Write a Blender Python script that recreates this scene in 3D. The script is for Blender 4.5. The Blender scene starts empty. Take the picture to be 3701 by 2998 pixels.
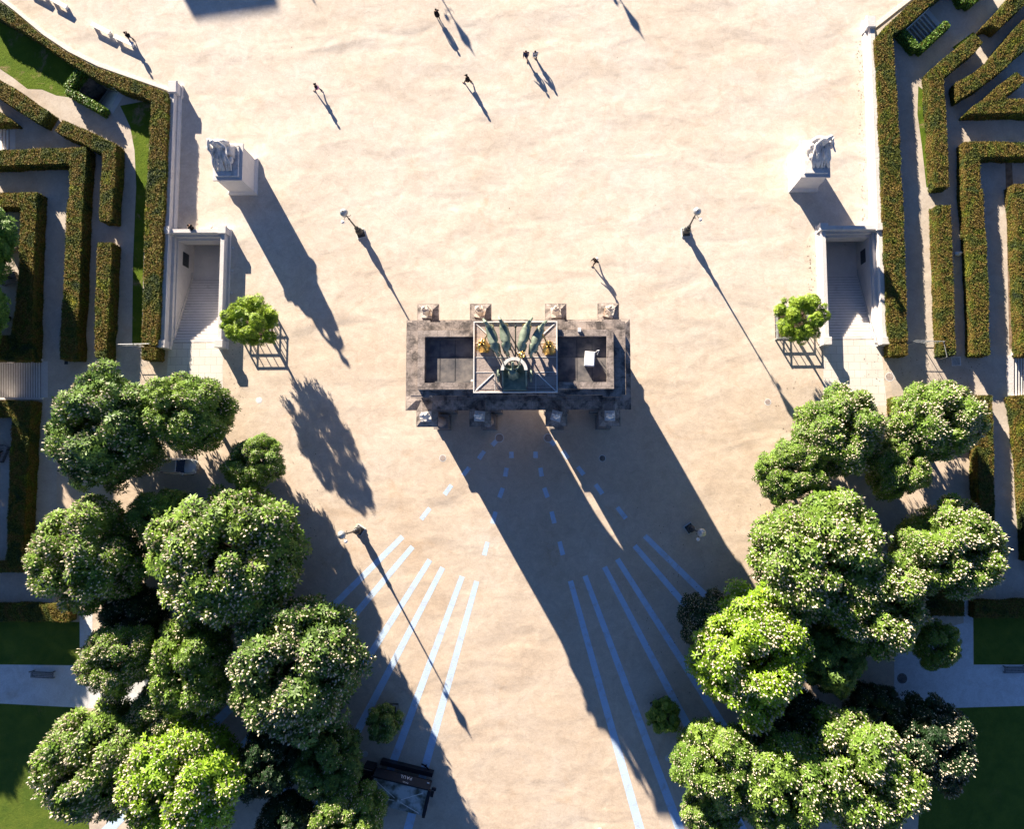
SKY=0.06; EXPO=1.80; AIR=0.5; OZ=4.0; ALT=2000
import bpy, math, random
import numpy as np
from mathutils import Vector, Matrix
from mathutils.geometry import delaunay_2d_cdt
R=math.radians
sc=bpy.context.scene
COL=sc.collection
rnd=random.Random(7)

# ---------------------------------------------------------------- camera (solved from lamps, the arch and the symmetric paving)
CAM=Vector((3.7759,-10.8258,85.0))
ROT=Matrix(((0.99998666,0.00444267,0.00263663),(-0.00421659,0.996761,-0.08031024),(-0.00298488,0.08029805,0.99676643)))
FPX,PPX,PPY=2764.583,2006.924,1499.0
cd=bpy.data.cameras.new('camera'); cam=bpy.data.objects.new('camera',cd); COL.objects.link(cam); sc.camera=cam
cam.matrix_world=Matrix.Translation(CAM)@ROT.to_4x4()
cd.sensor_fit='HORIZONTAL'; cd.sensor_width=36; cd.lens=36*FPX/3701.0; cd.shift_x=-(PPX-1850.5)/3701.0
cd.clip_start=0.5; cd.clip_end=3000

def W(x,y,z=0.0):
    """point of the place at height z seen at survey position x,y"""
    d=ROT@Vector(((x-PPX)/FPX,-(y-PPY)/FPX,-1.0)); t=(z-CAM.z)/d.z
    return Vector((CAM.x+t*d.x,CAM.y+t*d.y,z))
def reg(ox,oy,s): return lambda x,y:(ox+x/s,oy+y/s)
r2=reg(0,0,2.3043); r3=reg(0,680,2.3043); r4=reg(0,1280,2.3043); r5=reg(0,1950,2.3043)
q1=reg(2771,0,2.3043); q2=reg(2771,680,2.3043); q3=reg(2771,1280,2.3043); q4=reg(2771,1950,2.3043)
V=reg(0,0,0.57904)
def PL(f,pts,z=0.0): return [tuple(W(*f(*p),z))[:2] for p in pts]

# ---------------------------------------------------------------- materials
MAT={}
def nmat(name,rough=0.85,spec=0.25):
    m=bpy.data.materials.new(name); m.use_nodes=True; nt=m.node_tree; b=nt.nodes['Principled BSDF']
    b.inputs['Roughness'].default_value=rough; b.inputs['Specular IOR Level'].default_value=spec
    MAT[name]=m; return m,nt,b
def geo(nt): return nt.nodes.new('ShaderNodeNewGeometry').outputs['Position']
def noise(nt,vec,scale,detail=4,rough=0.55,dist=0.0,stretch=None):
    if stretch:
        mp=nt.nodes.new('ShaderNodeMapping'); mp.inputs['Scale'].default_value=stretch; nt.links.new(vec,mp.inputs['Vector']); vec=mp.outputs[0]
    n=nt.nodes.new('ShaderNodeTexNoise'); n.inputs['Scale'].default_value=scale; n.inputs['Detail'].default_value=detail
    n.inputs['Roughness'].default_value=rough; n.inputs['Distortion'].default_value=dist; nt.links.new(vec,n.inputs['Vector']); return n.outputs['Fac']
def ramp(nt,fac,stops):
    r=nt.nodes.new('ShaderNodeValToRGB'); e=r.color_ramp.elements
    while len(e)<len(stops): e.new(0.5)
    for i,(p,c) in enumerate(stops): e[i].position=p; e[i].color=(*c,1) if len(c)==3 else c
    nt.links.new(fac,r.inputs['Fac']); return r.outputs['Color']
def mix(nt,fac,a,b,mode='MIX'):
    m=nt.nodes.new('ShaderNodeMix'); m.data_type='RGBA'; m.blend_type=mode
    for s,v in ((m.inputs[0],fac),(m.inputs[6],a),(m.inputs[7],b)):
        if isinstance(v,(int,float)): s.default_value=v
        elif isinstance(v,tuple): s.default_value=(*v,1)
        else: nt.links.new(v,s)
    return m.outputs[2]
def bump(nt,b,hs):
    prev=None
    for h,dist,st in hs:
        bp=nt.nodes.new('ShaderNodeBump'); bp.inputs['Distance'].default_value=dist; bp.inputs['Strength'].default_value=st
        nt.links.new(h,bp.inputs['Height'])
        if prev: nt.links.new(prev,bp.inputs['Normal'])
        prev=bp.outputs[0]
    nt.links.new(prev,b.inputs['Normal'])
def simple(name,c1,c2=None,scale=3.0,rough=0.8,spec=0.25,metal=0.0,bmp=0.0,bscale=20,lo=0.35,hi=0.65,detail=5):
    m,nt,b=nmat(name,rough,spec); b.inputs['Metallic'].default_value=metal
    g=geo(nt); n=noise(nt,g,scale,detail)
    c=ramp(nt,n,[(lo,c1),(hi,c2 or tuple(min(1,v*1.25) for v in c1))]); nt.links.new(c,b.inputs['Base Color'])
    if bmp: bump(nt,b,[(noise(nt,g,bscale,4),bmp,0.6)])
    return m

def gravel(name,a,bcol,wind=1.0,worn=None):
    m,nt,b=nmat(name,0.95,0.1); g=geo(nt)
    big=noise(nt,g,0.075,5,0.6,0.6); mid=noise(nt,g,0.35,5,0.6,0.8); fine=noise(nt,g,5.0,6,0.85); sp=noise(nt,g,30.0,2,0.6)
    c=ramp(nt,big,[(0.35,a),(0.62,bcol)])
    c=mix(nt,0.45,c,ramp(nt,mid,[(0.3,a),(0.7,bcol)]))
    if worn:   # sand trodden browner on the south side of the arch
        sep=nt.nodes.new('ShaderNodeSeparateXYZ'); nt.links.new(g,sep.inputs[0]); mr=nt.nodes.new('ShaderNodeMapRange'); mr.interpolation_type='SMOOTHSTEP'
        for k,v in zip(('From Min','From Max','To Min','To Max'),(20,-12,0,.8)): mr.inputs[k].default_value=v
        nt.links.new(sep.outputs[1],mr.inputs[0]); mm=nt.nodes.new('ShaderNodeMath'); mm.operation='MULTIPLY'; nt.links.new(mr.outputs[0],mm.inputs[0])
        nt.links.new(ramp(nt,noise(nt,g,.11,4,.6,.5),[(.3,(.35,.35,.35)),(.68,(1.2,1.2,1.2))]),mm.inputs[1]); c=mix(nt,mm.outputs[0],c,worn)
    st=noise(nt,g,0.16,6,0.65,1.5)
    c=mix(nt,ramp(nt,st,[(0.6,(0,0,0)),(0.74,(0.45,0.45,0.45))]),c,(bcol[0]*0.85,bcol[1]*0.68,bcol[2]*0.52))
    c=mix(nt,0.5,c,ramp(nt,fine,[(0.3,(0.66,0.66,0.66)),(0.7,(1.2,1.2,1.2))]),'MULTIPLY')
    c=mix(nt,0.8,c,ramp(nt,noise(nt,g,0.9,5,.7,1.0),[(0.3,(0.84,0.81,0.79)),(0.7,(1.12,1.12,1.12))]),'MULTIPLY')
    c=mix(nt,0.7,c,ramp(nt,sp,[(0.3,(0.7,0.7,0.7)),(0.7,(1.2,1.2,1.2))]),'MULTIPLY')
    nt.links.new(c,b.inputs['Base Color'])
    rip=noise(nt,g,0.17,2,0.35,0.7,stretch=(0.7,1.3,1)); rip2=noise(nt,g,0.6,3,0.5,0.5,stretch=(0.8,1.2,1))
    bump(nt,b,[(rip,0.22*wind,1.0),(rip2,0.03*wind,1.0),(noise(nt,g,1.4,4,.6,1.5),0.008*wind,1.0),(noise(nt,g,5,3,0.65),0.008,1.0)])
    return m
gravel('gravel',(0.735,0.68,0.61),(0.645,0.555,0.455),1.0,(0.62,0.50,0.385))
gravel('garden_gravel',(0.66,0.60,0.53),(0.52,0.45,0.38),0.6)
gravel('path_stone_dust',(0.80,0.82,0.85),(0.68,0.69,0.71),0.4)

def stone(name,a,b2,dark,dk=(0.55,0.72),scale=1.1,rough=0.85,blocks=True):
    m,nt,b=nmat(name,rough,0.2); g=geo(nt)
    c=ramp(nt,noise(nt,g,scale,6,0.65,0.4),[(0.3,a),(0.7,b2)])
    c=mix(nt,ramp(nt,noise(nt,g,0.8,8,0.72,0.3),[(dk[0],(0,0,0)),(dk[1],(0.85,0.85,0.85))]),c,dark)
    c=mix(nt,0.35,c,ramp(nt,noise(nt,g,22,3),[(0.3,(0.6,0.6,0.6)),(0.7,(1.2,1.2,1.2))]),'MULTIPLY')
    if blocks:
        br=nt.nodes.new('ShaderNodeTexBrick'); br.inputs['Scale'].default_value=1.0; br.inputs['Brick Width'].default_value=1.3; br.inputs['Row Height'].default_value=0.9
        br.inputs['Mortar Size'].default_value=0.018; br.inputs['Color1'].default_value=(1,1,1,1); br.inputs['Color2'].default_value=(0.86,0.86,0.86,1); br.inputs['Mortar'].default_value=(0.4,0.38,0.36,1)
        nt.links.new(g,br.inputs['Vector']); c=mix(nt,0.7,c,br.outputs['Color'],'MULTIPLY')
    nt.links.new(c,b.inputs['Base Color']); bump(nt,b,[(noise(nt,g,7,6),0.03,0.8)]); return m
stone('weathered_stone',(0.32,0.27,0.24),(0.46,0.39,0.35),(0.055,0.05,0.05),(0.44,0.60))
stone('arch_stone',(0.25,0.225,0.21),(0.36,0.325,0.30),(0.12,0.11,0.105),(0.56,0.74))
stone('white_stone',(0.60,0.57,0.56),(0.70,0.67,0.65),(0.38,0.35,0.34),(0.6,0.8),rough=0.7,blocks=False)
stone('statue_stone',(0.62,0.59,0.57),(0.78,0.76,0.74),(0.25,0.23,0.22),(0.52,0.68),scale=3,blocks=False)
stone('carved_stone',(0.55,0.48,0.42),(0.7,0.66,0.6),(0.35,0.2,0.1),(0.5,0.66),scale=3,blocks=False)
stone('paving_slabs',(0.72,0.67,0.61),(0.8,0.76,0.7),(0.55,0.49,0.43),(0.6,0.8),scale=0.5)
stone('stripe_stone',(0.60,0.76,0.97),(0.52,0.67,0.88),(0.50,0.50,0.52),(0.52,0.7),scale=0.7,blocks=False)
stone('stair_stone',(0.70,0.66,0.63),(0.79,0.75,0.72),(0.4,0.36,0.33),(0.6,0.8),blocks=False)
simple('dark_roof_stone',(0.09,0.09,0.10),(0.22,0.20,0.19),1.2,0.9,bmp=0.02)
stone('terrace_slab',(0.36,0.30,0.28),(0.50,0.42,0.38),(0.22,0.18,0.17),(0.55,0.7),scale=0.9)
simple('lead_trim',(0.55,0.54,0.53),(0.72,0.7,0.68),3,0.6)
simple('bronze_patina',(0.12,0.16,0.12),(0.27,0.32,0.24),1.6,0.5,0.5,0.15,0.02,8)
simple('dark_bronze',(0.02,0.03,0.028),(0.05,0.06,0.05),1.6,0.5,0.5,0.4)
simple('gilding',(0.75,0.45,0.10),(0.95,0.68,0.25),6,0.28,0.5,0.95,0.01,14)
simple('black_iron',(0.010,0.012,0.016),(0.03,0.035,0.04),6,0.42,0.5)
simple('galvanised',(0.32,0.34,0.35),(0.5,0.52,0.52),5,0.5,0.5,0.5)
simple('white_paint',(0.80,0.80,0.80),(0.86,0.86,0.86),6,0.55)
simple('white_marble',(0.84,0.83,0.8),(0.74,0.72,0.7),3,0.5)
simple('car_paint',(0.78,0.80,0.82),(0.8,0.82,0.84),1,0.25,0.6,0.3)
simple('car_glass',(0.008,0.01,0.02),(0.012,0.015,0.03),1,0.06,0.8)
simple('rubber',(0.012,0.012,0.012),None,4,0.8)
simple('lamp_glass_red',(0.3,0.02,0.02),None,4,0.3)
simple('headlamp_glass',(0.55,0.6,0.65),None,4,0.15,0.6)
simple('kiosk_black',(0.008,0.009,0.014),(0.014,0.015,0.022),3,0.4,0.4)
simple('sign_white',(0.85,0.85,0.85),None,3,0.5)
simple('kiosk_roof',(0.10,0.10,0.07),(0.48,0.52,0.52),0.9,0.5,0.4,lo=0.38,hi=0.58,detail=7)
simple('canopy_cloth',(0.42,0.42,0.44),(0.6,0.61,0.62),1.5,0.8,lo=0.35)
simple('soil',(0.05,0.032,0.022),(0.14,0.10,0.08),3.5,0.95,0.1,0,0.06,7)
simple('earth',(0.18,0.12,0.08),(0.33,0.24,0.17),1.5,0.95,0.1,0,0.03,6)
simple('bark',(0.045,0.035,0.028),(0.11,0.09,0.07),5,0.9,0.1,0,0.04,9)
simple('wood_grey',(0.15,0.15,0.16),(0.26,0.26,0.27),5,0.8)
simple('blossom',(0.55,0.49,0.36),(0.72,0.65,0.52),5,0.8)
simple('skin_tone',(0.45,0.28,0.2),None,4,0.6); simple('hair_dark',(0.012,0.009,0.008),None,4,0.7)
for nm,c in (('cloth_black',(0.012,0.012,0.016)),('cloth_navy',(0.02,0.03,0.075)),('cloth_grey',(0.36,0.38,0.42)),('cloth_tan',(0.42,0.33,0.26)),('cloth_pink',(0.7,0.35,0.5)),('cloth_white',(0.8,0.8,0.8)),('cloth_denim',(0.05,0.07,0.12)),('cloth_brown',(0.09,0.05,0.035))):
    simple(nm,c,None,8,0.9,0.1)

def grass(name,a,b2,e,thr=(0.55,0.68)):
    m,nt,b=nmat(name,0.95,0.1); g=geo(nt)
    c=ramp(nt,noise(nt,g,0.5,6,0.7,0.5),[(0.3,a),(0.7,b2)])
    c=mix(nt,ramp(nt,noise(nt,g,0.33,7,0.75,0.8),[(thr[0],(0,0,0)),(thr[1],(1,1,1))]),c,e)
    c=mix(nt,0.6,c,ramp(nt,noise(nt,g,12,4,0.7),[(0.3,(0.45,0.45,0.45)),(0.7,(1.3,1.3,1.3))]),'MULTIPLY')
    nt.links.new(c,b.inputs['Base Color']); bump(nt,b,[(noise(nt,g,3,4,0.7),0.06,1),(noise(nt,g,16,4,0.8),0.05,1.0)]); return m
grass('lawn_grass',(0.07,0.13,0.02),(0.15,0.20,0.03),(0.24,0.21,0.06),(0.6,0.8))
grass('strip_grass',(0.07,0.13,0.012),(0.14,0.20,0.02),(0.36,0.25,0.15))

def leafmat(name,cols,noise_scale=0.35,trans=0.25,rough=0.5):
    m,nt,b=nmat(name,rough,0.35); g=geo(nt)
    gn=nt.nodes.new('ShaderNodeNewGeometry')
    c=ramp(nt,noise(nt,g,noise_scale,5,0.65,0.6),[(p,cc) for p,cc in cols])
    c=mix(nt,0.75,c,ramp(nt,gn.outputs['Random Per Island'],[(0.0,(0.4,0.42,0.45)),(1.0,(1.5,1.5,1.35))]),'MULTIPLY')
    nt.links.new(c,b.inputs['Base Color'])
    if trans:
        tr=nt.nodes.new('ShaderNodeBsdfTranslucent'); nt.links.new(c,tr.inputs['Color'])
        ms=nt.nodes.new('ShaderNodeMixShader'); ms.inputs[0].default_value=trans
        out=nt.nodes['Material Output']; nt.links.new(b.outputs[0],ms.inputs[1]); nt.links.new(tr.outputs[0],ms.inputs[2]); nt.links.new(ms.outputs[0],out.inputs[0])
    return m
HC=[(0.30,(0.045,0.065,0.035)),(0.39,(0.06,0.085,0.02)),(0.46,(0.12,0.13,0.022)),(0.52,(0.19,0.125,0.035)),(0.575,(0.15,0.14,0.022)),(0.62,(0.09,0.125,0.02)),(0.70,(0.30,0.28,0.03))]
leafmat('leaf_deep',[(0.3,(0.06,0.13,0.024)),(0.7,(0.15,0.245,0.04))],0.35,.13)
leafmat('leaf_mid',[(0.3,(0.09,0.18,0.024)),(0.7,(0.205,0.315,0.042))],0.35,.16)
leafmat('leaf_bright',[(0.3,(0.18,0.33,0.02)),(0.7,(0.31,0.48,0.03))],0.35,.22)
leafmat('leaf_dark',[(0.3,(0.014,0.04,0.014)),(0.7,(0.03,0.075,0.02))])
leafmat('leaf_lime',[(0.3,(0.13,0.25,0.015)),(0.7,(0.32,0.42,0.03))],.9,.2)
leafmat('ivy_leaf',[(0.3,(0.08,0.17,0.015)),(0.7,(0.17,0.30,0.05))],1.2)
leafmat('hedge_leaf',HC,0.42,0.12,0.8)
m,nt,b=nmat('hedge_core',.95,.05); g=geo(nt); c=ramp(nt,noise(nt,g,.42,5,.65,.6),HC)
c=mix(nt,.9,c,ramp(nt,noise(nt,g,7,5,.7),[(.35,(.12,.12,.12)),(.65,(1.1,1.1,1.1))]),'MULTIPLY'); nt.links.new(c,b.inputs['Base Color']); bump(nt,b,[(noise(nt,g,6,5,.7),.12,1.0)])

# ---------------------------------------------------------------- mesh helpers
class MB:
    def __init__(s): s.v=[]; s.f=[]; s.m=[]; s.mats=[]
    def mi(s,m):
        if m not in s.mats: s.mats.append(m)
        return s.mats.index(m)
    def add(s,vs,fs,m,M=None):
        o=len(s.v); k=s.mi(m)
        for p in vs: s.v.append(tuple(M@Vector(p)) if M else tuple(p))
        for f in fs: s.f.append(tuple(i+o for i in f)); s.m.append(k)
        return s
    def box(s,x0,x1,y0,y1,z0,z1,m,M=None,bev=0.0):
        return s.prism([(x0,y0),(x1,y0),(x1,y1),(x0,y1)],z0,z1,m,M)
    def prism(s,poly,z0,z1,m,M=None,inset=0.0):
        a=sum(poly[i][0]*poly[(i+1)%len(poly)][1]-poly[(i+1)%len(poly)][0]*poly[i][1] for i in range(len(poly)))
        if a<0: poly=poly[::-1]
        n=len(poly); vs=[(x,y,z0) for x,y in poly]+[(x,y,z1) for x,y in poly]
        fs=[tuple(range(n-1,-1,-1)),tuple(range(n,2*n))]+[(i,(i+1)%n,n+(i+1)%n,n+i) for i in range(n)]
        return s.add(vs,fs,m,M)
    def frustum(s,b,t,z0,z1,m,M=None):   # b,t=(x0,x1,y0,y1)
        vs=[(b[0],b[2],z0),(b[1],b[2],z0),(b[1],b[3],z0),(b[0],b[3],z0),(t[0],t[2],z1),(t[1],t[2],z1),(t[1],t[3],z1),(t[0],t[3],z1)]
        return s.add(vs,[(3,2,1,0),(4,5,6,7),(0,1,5,4),(1,2,6,5),(2,3,7,6),(3,0,4,7)],m,M)
    def lathe(s,prof,m,c=(0,0,0),n=20,M=None,closed=True):
        vs=[];fs=[]
        for r,z in prof:
            for i in range(n):
                a=2*math.pi*i/n; vs.append((c[0]+r*math.cos(a),c[1]+r*math.sin(a),c[2]+z))
        for j in range(len(prof)-1):
            for i in range(n): fs.append((j*n+i,j*n+(i+1)%n,(j+1)*n+(i+1)%n,(j+1)*n+i))
        if closed: fs.append(tuple(range(n-1,-1,-1))); fs.append(tuple((len(prof)-1)*n+i for i in range(n)))
        return s.add(vs,fs,m,M)
    def tube(s,path,r,m,n=8,M=None,r1=None):
        P=[Vector(p) for p in path]; vs=[];fs=[]; K=len(P)
        for k,p in enumerate(P):
            d=(P[min(k+1,K-1)]-P[max(k-1,0)]).normalized(); u=d.cross(Vector((0,0,1)))
            if u.length<1e-3: u=d.cross(Vector((1,0,0)))
            u.normalize(); w=d.cross(u); rr=r if r1 is None else r+(r1-r)*k/(K-1)
            for i in range(n):
                a=2*math.pi*i/n; vs.append(tuple(p+(u*math.cos(a)+w*math.sin(a))*rr))
        for k in range(K-1):
            for i in range(n): fs.append((k*n+i,(k+1)*n+i,(k+1)*n+(i+1)%n,k*n+(i+1)%n))
        fs.append(tuple(range(n))); fs.append(tuple((K-1)*n+i for i in range(n-1,-1,-1)))
        return s.add(vs,fs,m,M)
    def ball(s,c,r,m,n=12,M=None):
        r=r if isinstance(r,tuple) else (r,r,r); k=n//2; vs=[];fs=[]
        for j in range(k+1):
            t=math.pi*j/k
            for i in range(n):
                a=2*math.pi*i/n; vs.append((c[0]+r[0]*math.sin(t)*math.cos(a),c[1]+r[1]*math.sin(t)*math.sin(a),c[2]-r[2]*math.cos(t)))
        for j in range(k):
            for i in range(n): fs.append((j*n+i,j*n+(i+1)%n,(j+1)*n+(i+1)%n,(j+1)*n+i))
        return s.add(vs,fs,m,M)
    def build(s,name,parent=None,smooth=False,recenter=False,loc=None):
        me=bpy.data.meshes.new(name); v=s.v; o=(0,0,0)
        if recenter:
            a=np.array(v); o=(float(a[:,0].mean()),float(a[:,1].mean()),float(a[:,2].min())); v=(a-np.array(o)).tolist()
        me.from_pydata(v,[],s.f); 
        for m in s.mats: me.materials.append(MAT[m])
        me.polygons.foreach_set('material_index',s.m)
        if smooth: me.polygons.foreach_set('use_smooth',[True]*len(s.f))
        me.update(); ob=bpy.data.objects.new(name,me); COL.objects.link(ob); ob.parent=parent; ob.location=loc or o
        return ob
def tag(o,label=None,cat=None,group=None,kind=None):
    for k,v in (('label',label),('category',cat),('group',group),('kind',kind)):
        if v: o[k]=v
    return o
def empty(name,loc,rz=0.0,label=None,cat=None,group=None):
    o=bpy.data.objects.new(name,None); COL.objects.link(o); o.location=loc; o.rotation_euler=(0,0,rz); return tag(o,label,cat,group)
def copy_tree(o,loc,rz,label=None,scale=None):
    kids={}
    for x in bpy.data.objects:
        if x.parent: kids.setdefault(x.parent.name,[]).append(x)
    def rec(a,par):
        c=a.copy(); COL.objects.link(c); c.parent=par
        for ch in kids.get(a.name,[]): rec(ch,c)
        return c
    r=rec(o,None); r.location=loc; r.rotation_euler=(0,0,rz)
    if label: r['label']=label
    if scale: r.scale=scale
    return r
def sheet(name,poly,z,m,kind='structure'):
    mb=MB(); n=len(poly)
    a=sum(poly[i][0]*poly[(i+1)%n][1]-poly[(i+1)%n][0]*poly[i][1] for i in range(n))
    if a<0: poly=poly[::-1]
    mb.add([(x,y,z) for x,y in poly],[tuple(range(n))],m); return tag(mb.build(name),kind=kind)
def skinned(verts,edges,radii,m,sub=1,loc_m=None):
    """one smooth surface grown over a skeleton"""
    me=bpy.data.meshes.new('tmp'); me.from_pydata(verts,edges,[]); ob=bpy.data.objects.new('tmp',me); COL.objects.link(ob)
    sk=ob.modifiers.new('s','SKIN'); sk.use_smooth_shade=True
    lay=me.skin_vertices[0] if me.skin_vertices else None
    if lay is None:
        bpy.context.view_layer.update(); lay=me.skin_vertices[0]
    for i,r in enumerate(radii):
        rr=r if isinstance(r,tuple) else (r,r); lay.data[i].radius=rr
    lay.data[0].use_root=True
    if sub: ob.modifiers.new('d','SUBSURF').levels=sub; ob.modifiers['d'].render_levels=sub
    dg=bpy.context.evaluated_depsgraph_get(); out=bpy.data.meshes.new_from_object(ob.evaluated_get(dg)); 
    bpy.data.objects.remove(ob); vs=[tuple(v.co) for v in out.vertices]; fs=[tuple(p.vertices) for p in out.polygons]; bpy.data.meshes.remove(out)
    return vs,fs
# ---------------------------------------------------------------- garden stair wells (positions of the openings in the ground)
# each: entrance edge A-B, far edge C-D (A next to D), all on the ground
WELLS=[
 dict(q=[W(3347,43),W(3396,100.7),W(3304,186),W(3254,130)],n=11,depth=2.3,ivy=(1,1,0),name='ivy walled garden staircase running under the long hedge in the top right corner'),
 dict(q=[W(250+860/4.665,230+505/4.665),W(250+680/4.665,230+820/4.665),W(250+115/4.665,230+505/4.665),W(250+345/4.665,230+190/4.665)],n=11,depth=3.6,ivy=(1,1,0),name='dark garden staircase boxed in by two bright ivy walls in the top left corner'),
 dict(q=[W(3440,-48),W(3500,-95),W(3536,-30),W(3476,22)],n=9,depth=2.0,ivy=(1,1,1),name='small ivy walled staircase cut by the top edge on the right'),
 dict(q=[W(158,1438),W(158,1306),W(-140,1303),W(-140,1438)],n=22,depth=3.4,ivy=(0,0,0),name='shaded stone steps between hedges at the left edge'),
 dict(q=[W(3655,1285),W(3655,1430),W(3960,1428),W(3960,1285)],n=22,depth=3.4,ivy=(0,0,0),name='pale stone steps at the right edge, half in sun'),
 dict(q=[W(42,543),W(42,455),W(-160,440),W(-160,543)],n=12,depth=2.0,ivy=(0,0,0),name='narrow blue shaded steps at the left edge above the yellow hedge'),
]
PITS=[(-40.0,-33.65,4.3,16.8),(33.5,40.15,4.3,16.8)]

def build_ground():
    S=900.0; vs=[(-S,-S),(S,-S),(S,S),(-S,S)]; es=[(0,1),(1,2),(2,3),(3,0)]
    # a grid of extra points keeps triangles sane
    holes=[]
    for w in WELLS: holes.append([(p.x,p.y) for p in w['q']])
    for x0,x1,y0,y1 in PITS: holes.append([(x0,y0),(x1,y0),(x1,y1),(x0,y1)])
    for h in holes:
        o=len(vs); vs+=h; es+=[(o+i,o+(i+1)%len(h)) for i in range(len(h))]
    for i in range(-8,9):
        for j in range(-8,9): vs.append((i*11.37+0.3,j*10.91+0.2))
    ov,oe,of,*_=delaunay_2d_cdt([Vector(v) for v in vs],es,[],0,1e-5)
    def inside(p,h):
        c=False; n=len(h)
        for i in range(n):
            a,b=h[i],h[(i+1)%n]
            if (a[1]>p[1])!=(b[1]>p[1]) and p[0]<(b[0]-a[0])*(p[1]-a[1])/(b[1]-a[1])+a[0]: c=not c
        return c
    fs=[]
    for f in of:
        cx=sum(ov[i][0] for i in f)/len(f); cy=sum(ov[i][1] for i in f)/len(f)
        if any(inside((cx,cy),h) for h in holes): continue
        a=ov[f[0]];b=ov[f[1]];c=ov[f[2]]
        if (b[0]-a[0])*(c[1]-a[1])-(b[1]-a[1])*(c[0]-a[0])<0: f=f[::-1]
        fs.append(tuple(f))
    mb=MB(); mb.add([(v[0],v[1],0) for v in ov],fs,'gravel'); tag(mb.build('ground'),kind='structure')
build_ground()

def holed_sheet(name,poly,z,m,holes):
    vs=list(poly); es=[(i,(i+1)%len(poly)) for i in range(len(poly))]
    for h in holes:
        o=len(vs); vs+=h; es+=[(o+i,o+(i+1)%len(h)) for i in range(len(h))]
    ov,oe,of,*_=delaunay_2d_cdt([Vector(v) for v in vs],es,[],0,1e-5)
    def inside(p,h):
        c=False; n=len(h)
        for i in range(n):
            a,b=h[i],h[(i+1)%n]
            if (a[1]>p[1])!=(b[1]>p[1]) and p[0]<(b[0]-a[0])*(p[1]-a[1])/(b[1]-a[1])+a[0]: c=not c
        return c
    fs=[]
    for f in of:
        cx=sum(ov[i][0] for i in f)/len(f); cy=sum(ov[i][1] for i in f)/len(f)
        if not inside((cx,cy),poly) or any(inside((cx,cy),h) for h in holes): continue
        a=ov[f[0]];b=ov[f[1]];c=ov[f[2]]
        if (b[0]-a[0])*(c[1]-a[1])-(b[1]-a[1])*(c[0]-a[0])<0: f=f[::-1]
        fs.append(tuple(f))
    mb=MB(); mb.add([(v[0],v[1],z) for v in ov],fs,m); return tag(mb.build(name),kind='structure')

curveL=PL(r2,[(-260,-140),(-40,-15),(60,60),(130,115),(350,300),(560,440),(800,560),(1040,645),(1200,700),(1385,765)])
curveR=PL(q1,[(910,240),(1000,170),(1100,90),(1230,-10),(1400,-150),(1560,-300)])
hl=[[(p.x,p.y) for p in w['q']] for w in WELLS]
# garden ground left and right of the walls
gl=curveL+[(-40.2,33),(-40.2,3.2),(-43.5,1.0)]+PL(r4,[(690,100),(480,450),(470,1300),(300,1728)])+PL(r5,[(450,300),(450,540),(-500,540)])
holed_sheet('garden_path_left',gl+[(-95,-12),(-95,60)],0.004,'garden_gravel',[hl[1]]+[[(max(x,-90),y) for x,y in hl[3]],[(max(x,-90),y) for x,y in hl[5]]])
gr=[(40.6,41.0)]+curveR[1:]+[(62,60),(95,60)]+[(95,-16)]+PL(q4,[(1910,510),(1905,-200)])+PL(q3,[(1890,860),(1880,350),(1050,362)])+[(40.6,3.0)]
holed_sheet('garden_path_right',gr,0.004,'garden_gravel',[hl[0],hl[4]])
# lawns, paths, paving
sheet('lawn_upper_left',PL(r5,[(-600,650),(663,690),(665,1052),(-600,1038)]),0.006,'lawn_grass')
sheet('lawn_lower_left',PL(r5,[(-600,1345),(0,1370),(600,1402),(700,1430),(700,1900),(760,2600),(-600,2600)]),0.006,'lawn_grass')
sheet('path_left',PL(r5,[(-600,1038),(663,1054),(663,600),(770,600),(770,1050),(1300,1110),(1300,1440),(600,1402),(0,1370),(-600,1345)]),0.004,'path_stone_dust')
sheet('lawn_upper_right',PL(q4,[(1720,520),(2800,500),(2800,1045),(1725,1045)]),0.006,'lawn_grass')
sheet('lawn_lower_right',PL(q4,[(1380,1413),(2143,1391),(2800,1372),(2800,2600),(1250,2600),(1300,1700)]),0.006,'lawn_grass')
sheet('path_right',PL(q4,[(1062,850),(1640,700),(1640,350),(1716,350),(1720,1047),(2800,1047),(2800,1370),(1380,1411),(1062,1420)]),0.004,'path_stone_dust')
sheet('grass_strip_top_left',PL(r2,[(-260,-60),(-20,150),(200,270),(420,420),(640,570),(600,770),(580,810),(470,795),(350,745),(230,740),(100,640),(-20,560),(-260,400)]),0.008,'strip_grass')
sheet('grass_strip_left',PL(r2,[(1000,880),(1265,830),(1240,1300),(1215,1728)])+PL(r3,[(1195,600),(1180,1300),(1100,1312),(1108,620),(1128,120)])+PL(r2,[(1135,1560),(1120,1250),(1085,1060),(1040,960)]),0.008,'strip_grass')
sheet('grass_strip_right',PL(q1,[(1262,715),(1320,760),(1345,1150),(1370,1560),(1330,1560),(1290,1200),(1255,950)]),0.008,'strip_grass')
sheet('grass_strip_narrow',PL(q2,[(1350,170),(1385,180),(1430,1300),(1400,1305),(1370,700)]),0.008,'strip_grass')
sheet('grass_edge_top_right',PL(q1,[(1545,395),(1720,265),(1760,300),(1590,430)]),0.008,'strip_grass')
sheet('earth_bed_right',PL(q2,[(1985,-300),(2040,-300),(2105,1340),(2020,1340)]),0.008,'earth')
sheet('earth_bed_lower_right',PL(q3,[(2035,350),(2100,360),(2170,1500),(2090,1450)]),0.008,'earth')
sheet('paving_left',[(-39.9,4.28),(-33.8,4.28),(-33.55,-5.2),(-40.1,-5.2)],0.004,'paving_slabs')
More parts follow.
